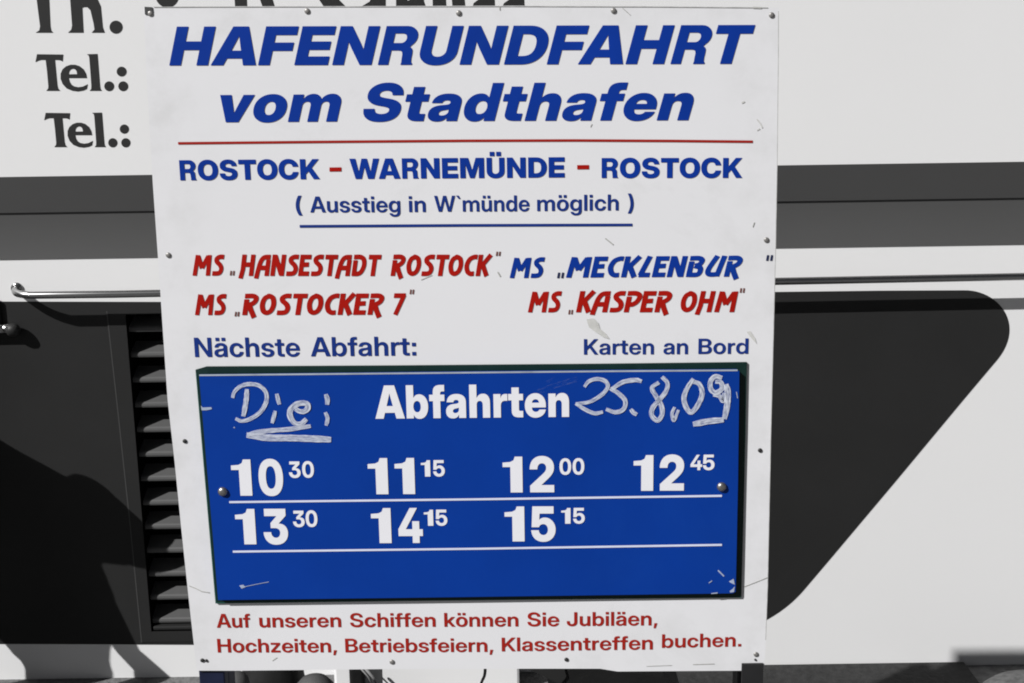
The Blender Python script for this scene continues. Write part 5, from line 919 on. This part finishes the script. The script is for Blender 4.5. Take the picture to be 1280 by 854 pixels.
# wax crayon writing
WY = QY - 0.0003
def wax(b, pts, w, sc, ox, oy, u, sm=True, k=0):
    P = [at(ox + a / sc, oy + c / sc, WY - .00005 * k) for a, c in pts]
    if sm and len(P) > 2: P = smooth(P, 6)
    wd = 1.0 * w / sc * (WY - CAM.y) / FOC
    n = len(P)
    ws = [wd * (0.8 + .2 * min(1, 4 * min(i, n - 1 - i) / max(1, n - 1))) * random.uniform(.94, 1.06) for i in range(n)]
    ribbon(b, P, ws, True, u)
def day(b):
    Z = (8.533, 280, 470)
    wax(b, [(92, 235), (108, 175), (160, 120), (230, 92), (300, 88), (370, 102), (430, 150), (456, 215), (445, 290), (400, 370), (330, 430), (250, 470), (180, 480), (122, 455)], 46, *Z, 0)
    wax(b, [(243, 140), (240, 220), (225, 330), (205, 432)], 54, *Z, .2, k=1)
    wax(b, [(562, 190), (575, 250), (592, 305)], 46, *Z, .3, k=1)
    wax(b, [(546, 372), (530, 440), (512, 505)], 42, *Z, .4, k=2)
    wax(b, [(760, 350), (800, 375), (850, 380), (890, 350), (890, 305), (840, 288), (770, 305), (710, 360), (705, 430), (750, 500), (820, 510), (880, 460)], 62, *Z, .5, k=3)
    wax(b, [(1085, 195), (1102, 250), (1100, 308)], 50, *Z, .6, k=1)
    wax(b, [(1080, 388), (1104, 455), (1088, 530)], 42, *Z, .7, k=2)
b = MB(); day(b); b.build('crayon_writing', M['wax'], plate)
def dline(b):
    Z = (8.533, 280, 470)
    wax(b, [(925, 535), (700, 568), (480, 585), (330, 605), (250, 632)], 52, *Z, 1.0)
    wax(b, [(240, 630), (450, 658), (700, 662), (1000, 672), (1142, 680)], 78, *Z, 1.3, k=2)
b = MB(); dline(b); b.build('crayon_underline', M['wax_wiped'], plate)
def date(b):
    Z = (5.818, 705, 460)
    wax(b, [(148, 138), (180, 98), (240, 80), (298, 95), (318, 135), (280, 190), (190, 245), (85, 262)], 30, *Z, 2)
    wax(b, [(85, 258), (150, 300), (220, 330), (283, 320)], 30, *Z, 2.2, k=1)
    wax(b, [(565, 98), (520, 88), (430, 103), (345, 155)], 34, *Z, 2.4, k=0)
    wax(b, [(335, 148), (395, 185), (445, 240), (432, 300), (375, 322), (305, 300)], 34, *Z, 2.6, k=1)
    wax(b, [(485, 300), (505, 325), (530, 340)], 32, *Z, 2.7)
    wax(b, [(712, 65), (752, 110), (742, 170), (695, 230), (645, 290), (638, 345), (680, 382), (712, 340), (708, 275), (668, 205), (640, 145), (690, 105)], 36, *Z, 2.8)
    wax(b, [(805, 285), (785, 335), (800, 380), (832, 305)], 26, *Z, 3)
    wax(b, [(942, 80), (900, 140), (872, 215), (890, 290), (928, 322), (978, 262), (1005, 185), (985, 120), (940, 100)], 38, *Z, 3.2)
    wax(b, [(1150, 72), (1100, 62), (1065, 100), (1068, 155), (1105, 180), (1148, 150), (1140, 105), (1100, 100)], 38, *Z, 3.4, k=1)
    wax(b, [(1178, 118), (1190, 180), (1185, 280), (1165, 372)], 46, *Z, 3.6, k=2)
    wax(b, [(1085, 195), (1130, 205), (1155, 240), (1165, 180)], 32, *Z, 3.7, k=0)
    wax(b, [(1162, 378), (1050, 388), (938, 410)], 48, *Z, 3.8, k=3)
b = MB(); date(b); b.build('crayon_writing', M['wax'], plate)

def chips(b):
    px_poly(b, [(251, 507), (253.5, 509.5), (264, 509), (265, 511.5), (258, 513), (252, 513)], QY)
    px_poly(b, [(299, 732), (304, 731), (307, 734), (302, 736)], QY)
    px_line(b, [(306, 733.5), (320, 730.5), (336, 727.5)], .8, QY)
    px_line(b, [(897.5, 713), (905, 720.5)], 1.8, QY)
    px_poly(b, [(911, 727), (917, 723.5), (918.5, 731), (914, 729)], QY)
    px_poly(b, [(912, 739), (916, 736), (918.5, 733), (917.5, 740), (913, 741)], QY)
    px_poly(b, [(889, 741.5), (897, 740.5), (897, 742), (889, 742.6)], QY)
    px_line(b, [(886, 729), (890, 726)], 1.2, QY)
    px_line(b, [(292, 534), (293.5, 535)], 1.6, QY)
    px_line(b, [(920.5, 490), (922, 498)], 1.0, QY)
ppart('paint_chip', chips, 'chip')
def swipes(b):
    for pts, w_ in (([(672, 490), (700, 480), (722, 474)], 7), ([(683, 478), (694, 472)], 3),):
        P = smooth([at(a, c, QY + .0003) for a, c in pts], 5)
        ribbon(b, P, w_ * (QY - CAM.y) / FOC, True, a)
sw = marker_mat('wiped_film', (0.2, 0.27, 0.5), -0.25, 0.12)
M['wiped'] = sw
ppart('wipe_mark', swipes, 'wiped')

# ================================================================== THINGS BEHIND THE BOARD
def blob_thing(name, label, cat, rings, m, n=20, group=None):
    """soft upright body from (z, cx, cy, rx, ry) rings"""
    cx, cy = rings[0][1], rings[0][2]
    s = MB(); base = 0
    for z, x, y, rx, ry in rings:
        for k in range(n):
            w_ = 2 * math.pi * k / n
            wob = 1 + .05 * math.sin(3 * w_ + z * 30) + .03 * math.sin(7 * w_ + z * 50)
            e = lambda v: math.copysign(abs(v) ** .75, v)
            s.v.append(Vector((x - cx + rx * wob * e(math.cos(w_)), y - cy + ry * wob * e(math.sin(w_)), z)))
    for i in range(len(rings) - 1):
        for k in range(n):
            j = (k + 1) % n
            s.f.append((i * n + k, i * n + j, (i + 1) * n + j, (i + 1) * n + k)); s.sm.append(True)
    s.f.append(tuple(range((len(rings) - 1) * n, len(rings) * n))); s.sm.append(True)
    o = s.build(name, M[m]); o.location = (cx, cy, 0.002)
    tag(o, label, cat, group)
    return o

def spot(px, y, py=845):
    return at(px, py, y)

# grey rounded fenders and black bags standing on the paving
def fender(px0, px1, ytop, yy, label):
    a, b = at(px0, 854, yy), at(px1, 854, yy)
    r_ = (b.x - a.x) / 2; cx = (a.x + b.x) / 2; zt_ = at((px0 + px1) / 2, ytop, yy).z
    e = empty('fender', (cx, yy, 0.001), label, 'boat fender', 'grey boat fenders on the paving')
    s = MB(); s.lathe((0, 0, 0), (0, 0, 1), [(0, 0), (.002, r_ * .6), (r_ * .5, r_ * .95), (r_, r_), (zt_ - r_, r_), (zt_ - r_ * .55, r_ * .9), (zt_ - r_ * .2, r_ * .6), (zt_, r_ * .2), (zt_, 0)], 24)
    for v in s.v: v += e.location
    s.build('body', M['fender'], e)
fender(280, 312, 840.5, .62, 'dark grey boat fender under the board beside its navy post')
fender(366, 420, 844.5, .62, 'dark grey boat fender under the board, right of the black sack')
a = at(340, 845, .78)
blob_thing('sack', 'black sack slumped on the paving between two grey fenders', 'sack',
           [(0, a.x, .78, .066, .06), (.05, a.x, .78, .072, .07), (.14, a.x, .78, .07, .06), (.20, a.x + .004, .78, .055, .05), (.25, a.x, .78, .03, .03), (.28, a.x, .78, .012, .012)], 'bag')
a = at(447, 845, .95)
e = empty('holdall', (a.x, .95, .001), 'narrow black holdall with a pale strap standing below the board', 'bag')
s = MB(); s.box((a.x - .022, .968, .001), (a.x + .012, .994, .15)); s.build('body', M['bag'], e, .008, 3)
s = MB(); P = [at(455, 834, .962), at(466, 846, .96), at(474, 860, .962)]; s.tube(P, .0035, 8); s.tube([p + Vector((-.012, .004, 0)) for p in P], .002, 8); s.build('strap', M['strap'], e)
a = at(720, 845, .70)
e = empty('shoulder_bag', (a.x, .70, .001), 'black shoulder bag with a pointed flap lying below the lower edge of the board', 'bag')
s = MB()
zz = at(700, 838, .66).z
pf = [at(p_[0], p_[1], .66) for p_ in ((684, 846), (690, 838), (696, 834), (752, 834), (775, 840), (830, 846), (850, 858), (855, 900), (690, 900))]
for p_ in pf: p_.z = max(p_.z, .002)
s.slab([pf], .12); s.build('body', M['bag'], e, .008, 3)
s = MB(); pf = [at(p_[0], p_[1], .655) for p_ in ((661, 836.5), (668, 835.5), (705, 835), (708, 846), (700, 856), (684, 848))]
s.slab([pf], .02); s.build('flap', M['dark'], e, .003)
cord = MB()
P = smooth([at(606, 826, .03), at(606.5, 836, .04), at(605.5, 845, .07), at(602, 853, .12), at(596, 872, .2)], 6)
last = P[-1]
P += smooth([last + Vector((-.004, .02, -.03)), Vector((last.x - .02, .3, .2)), Vector((last.x - .03, .36, .06)), Vector((last.x - .05, .4, .004)), Vector((last.x - .2, .42, .004))], 6)
cord.tube(P, .0022, 10)
tag(cord.build('cord', M['cord']), 'black cord hanging down behind the lower edge of the board', 'cord')

# dark flat sheet that darkens the paving along the cabin, right of the step
m_ = MB(); m_.box((.16, .80, .001), (1.10, WALL - .004, .012))
tag(m_.build('dark_sheet', M['rubber'], None, .003), 'dark flat sheet along the foot of the cabin under the slanted panel', 'mat')

# granite bollard low in the right corner
by = .12
a = at(1222, 854, by); b = at(1251, 829, by)
rad = .105
cx = a.x - .003 + rad; zt_ = at(1275, 826, by + .075).z - .010
s = MB()
s.lathe((0, 0, 0), (0, 0, 1), [(0, rad), (zt_ - .09, rad), (zt_ - .04, rad * .98), (zt_ - .022, rad * .9), (zt_ - .010, rad * .78), (zt_ - .003, rad * .62), (zt_, rad * .45), (zt_ + .0012, rad * .2), (zt_ + .0014, .0001)], 40)
o = s.build('bollard', M['granite']); o.location = (cx, by, .001)
tag(o, 'grey speckled granite bollard at the lower right edge of the photo', 'bollard')

# ================================================================== THE PERSON WHOSE SHADOW FALLS ON THE CABIN
def shadow(px, py, d):
    """the point d in front of the cabin whose shadow falls on this spot of it"""
    p_ = at(px, py, WALL - .003)
    return p_ - SUN * d
def build_person():
    d = .24
    S = .00183
    parts = []                                   # chains of (point, radius), later fused into one skin
    def P(px, py, r_, dd=0.0): return (shadow(px, py, d + dd), r_ * S)
    torso = [P(-150, 575, 50), P(-118, 593, 60), P(-95, 545, 50), P(12, 617, 52), P(115, 653, 35), P(118, 625, 22), P(146, 663, 32)]
    neck = [(torso[0][0], .055), (torso[0][0] + Vector((-.05, 0, -.01)), .052)]
    hc = torso[0][0] + Vector((-.13, 0, -.03))
    head = [(hc + Vector((.05, 0, .015)), .07), (hc, .085), (hc + Vector((-.06, 0, -.02)), .072), (hc + Vector((-.09, 0, -.03)), .05)]
    nose = [(hc + Vector((-.05, 0, -.085)), .014), (hc + Vector((-.065, 0, -.105)), .012)]
    ears = [[(hc + Vector((-.01, q * .082, -.01)), .02), (hc + Vector((.01, q * .09, 0)), .016)] for q in (-1, 1)]
    la = [P(40, 640, 40), P(67, 713, 44), P(24, 753, 59), P(92, 775, 27), P(61, 804, 46), P(59, 849, 18)]
    q = la[-1][0]
    la += [(Vector((q.x + .0, q.y, .07)), .042)]
    fa = [(Vector((q.x + .03, q.y, .045)), .042), (Vector((q.x - .06, q.y - .02, .038)), .036), (Vector((q.x - .14, q.y - .03, .03)), .028)]
    lb = [P(5, 675, 34), P(114, 709, 6), P(156, 812, 12), P(199, 853, 15), P(186, 850, 13)]
    q = lb[-1][0]
    lb += [(Vector((q.x + .03, q.y, .07)), .034)]
    fb = [(Vector((q.x + .075, q.y, .045)), .04), (Vector((q.x, q.y - .02, .036)), .034), (Vector((q.x - .07, q.y - .03, .03)), .027)]
    parts += [torso, neck, head, nose, la, fa, lb, fb] + ears
    hands = []
    for sg in (-1, 1):
        s0 = torso[0][0] + Vector((-.06, .10 * sg, -.02))
        s1 = s0 + Vector((-.06, .03 * sg, -.25)); s2 = s1 + Vector((-.10, -.03 * sg, -.21)); s3 = s2 + Vector((-.035, 0, -.075))
        parts.append([(s0, .06), (s1, .045), (s2, .029), (s3, .032)])
        hands.append(s3)
        for k in range(4):
            ln = (.030, .036, .034, .026)[k]
            f0 = s3 + Vector((-.012, (.030 - .020 * k) * sg, -.02)); f1 = f0 + Vector((-.012, 0, -ln)); f2 = f1 + Vector((.004, 0, -ln * .8)); f3 = f2 + Vector((.012, 0, -ln * .5))
            parts.append([(f0, .0095), (f1, .009), (f2, .0082), (f3, .0072)])
        t0 = s2 + Vector((.0, .025 * sg, -.03)); t1 = t0 + Vector((.01, .025 * sg, -.03)); t2 = t1 + Vector((-.005, .008 * sg, -.03))
        parts.append([(t0, .012), (t1, .0105), (t2, .0085)])
    org = Vector((torso[4][0].x, torso[4][0].y, 0))
    mb = MB()
    for ch in parts:
        pts = [p_ - org for p_, r_ in ch]; rs = [r_ for p_, r_ in ch]
        fine = []; fr_ = []
        sm = []
        for p0_, p1_ in zip(pts, pts[1:]):
            sm += [p0_.lerp(p1_, k / 4) for k in range(4)]
        sm.append(pts[-1])
        for i, p_ in enumerate(sm):
            t = i / max(1, len(sm) - 1) * (len(rs) - 1); k = min(int(t), len(rs) - 2)
            fine.append(p_); fr_.append(rs[k] + (rs[k + 1] - rs[k]) * (t - k))
        for p_, r_ in zip(pts, rs):
            mb.lathe(p_, (0, 0, 1), [(r_ * math.sin(w_), r_ * math.cos(w_)) for w_ in (-1.55, -1.1, -.7, -.35, 0, .35, .7, 1.1, 1.55)], 16)
        # rounded ends
        a_ = (fine[0] - fine[1]).normalized(); b_ = (fine[-1] - fine[-2]).normalized()
        pre = [(fine[0] + a_ * fr_[0] * math.sin(w_), fr_[0] * math.cos(w_)) for w_ in (1.5, 1.2, .8, .4)]
        post = [(fine[-1] + b_ * fr_[-1] * math.sin(w_), fr_[-1] * math.cos(w_)) for w_ in (.4, .8, 1.2, 1.5)]
        mb.tube([p_ for p_, r_ in pre] + fine + [p_ for p_, r_ in post], [r_ for p_, r_ in pre] + fr_ + [r_ for p_, r_ in post], 16)
    o = mb.build('person', M['coat']); o.location = org
    rm = o.modifiers.new('fuse', 'REMESH'); rm.mode = 'VOXEL'; rm.voxel_size = .006; rm.use_smooth_shade = True
    bpy.context.view_layer.update()
    dg = bpy.context.evaluated_depsgraph_get()
    nm = bpy.data.meshes.new_from_object(o.evaluated_get(dg))
    o.modifiers.clear(); o.data = nm
    nm.materials.clear()
    for k in ('coat', 'skin', 'hair'): nm.materials.append(M[k])
    H = hc - org; hd = [h_ - org for h_ in hands]
    for p_ in nm.polygons:
        c_ = p_.center
        if any((c_ - h_).length < .085 for h_ in hd): p_.material_index = 1
        elif (c_ - H).length < .15 and c_.x < H.x + .07:
            p_.material_index = 2 if c_.z > H.z - .02 and c_.x > H.x - .13 else 1
    tag(o, 'person in a dark coat bending forward beside the cabin, hands reaching down', 'person')
build_person()
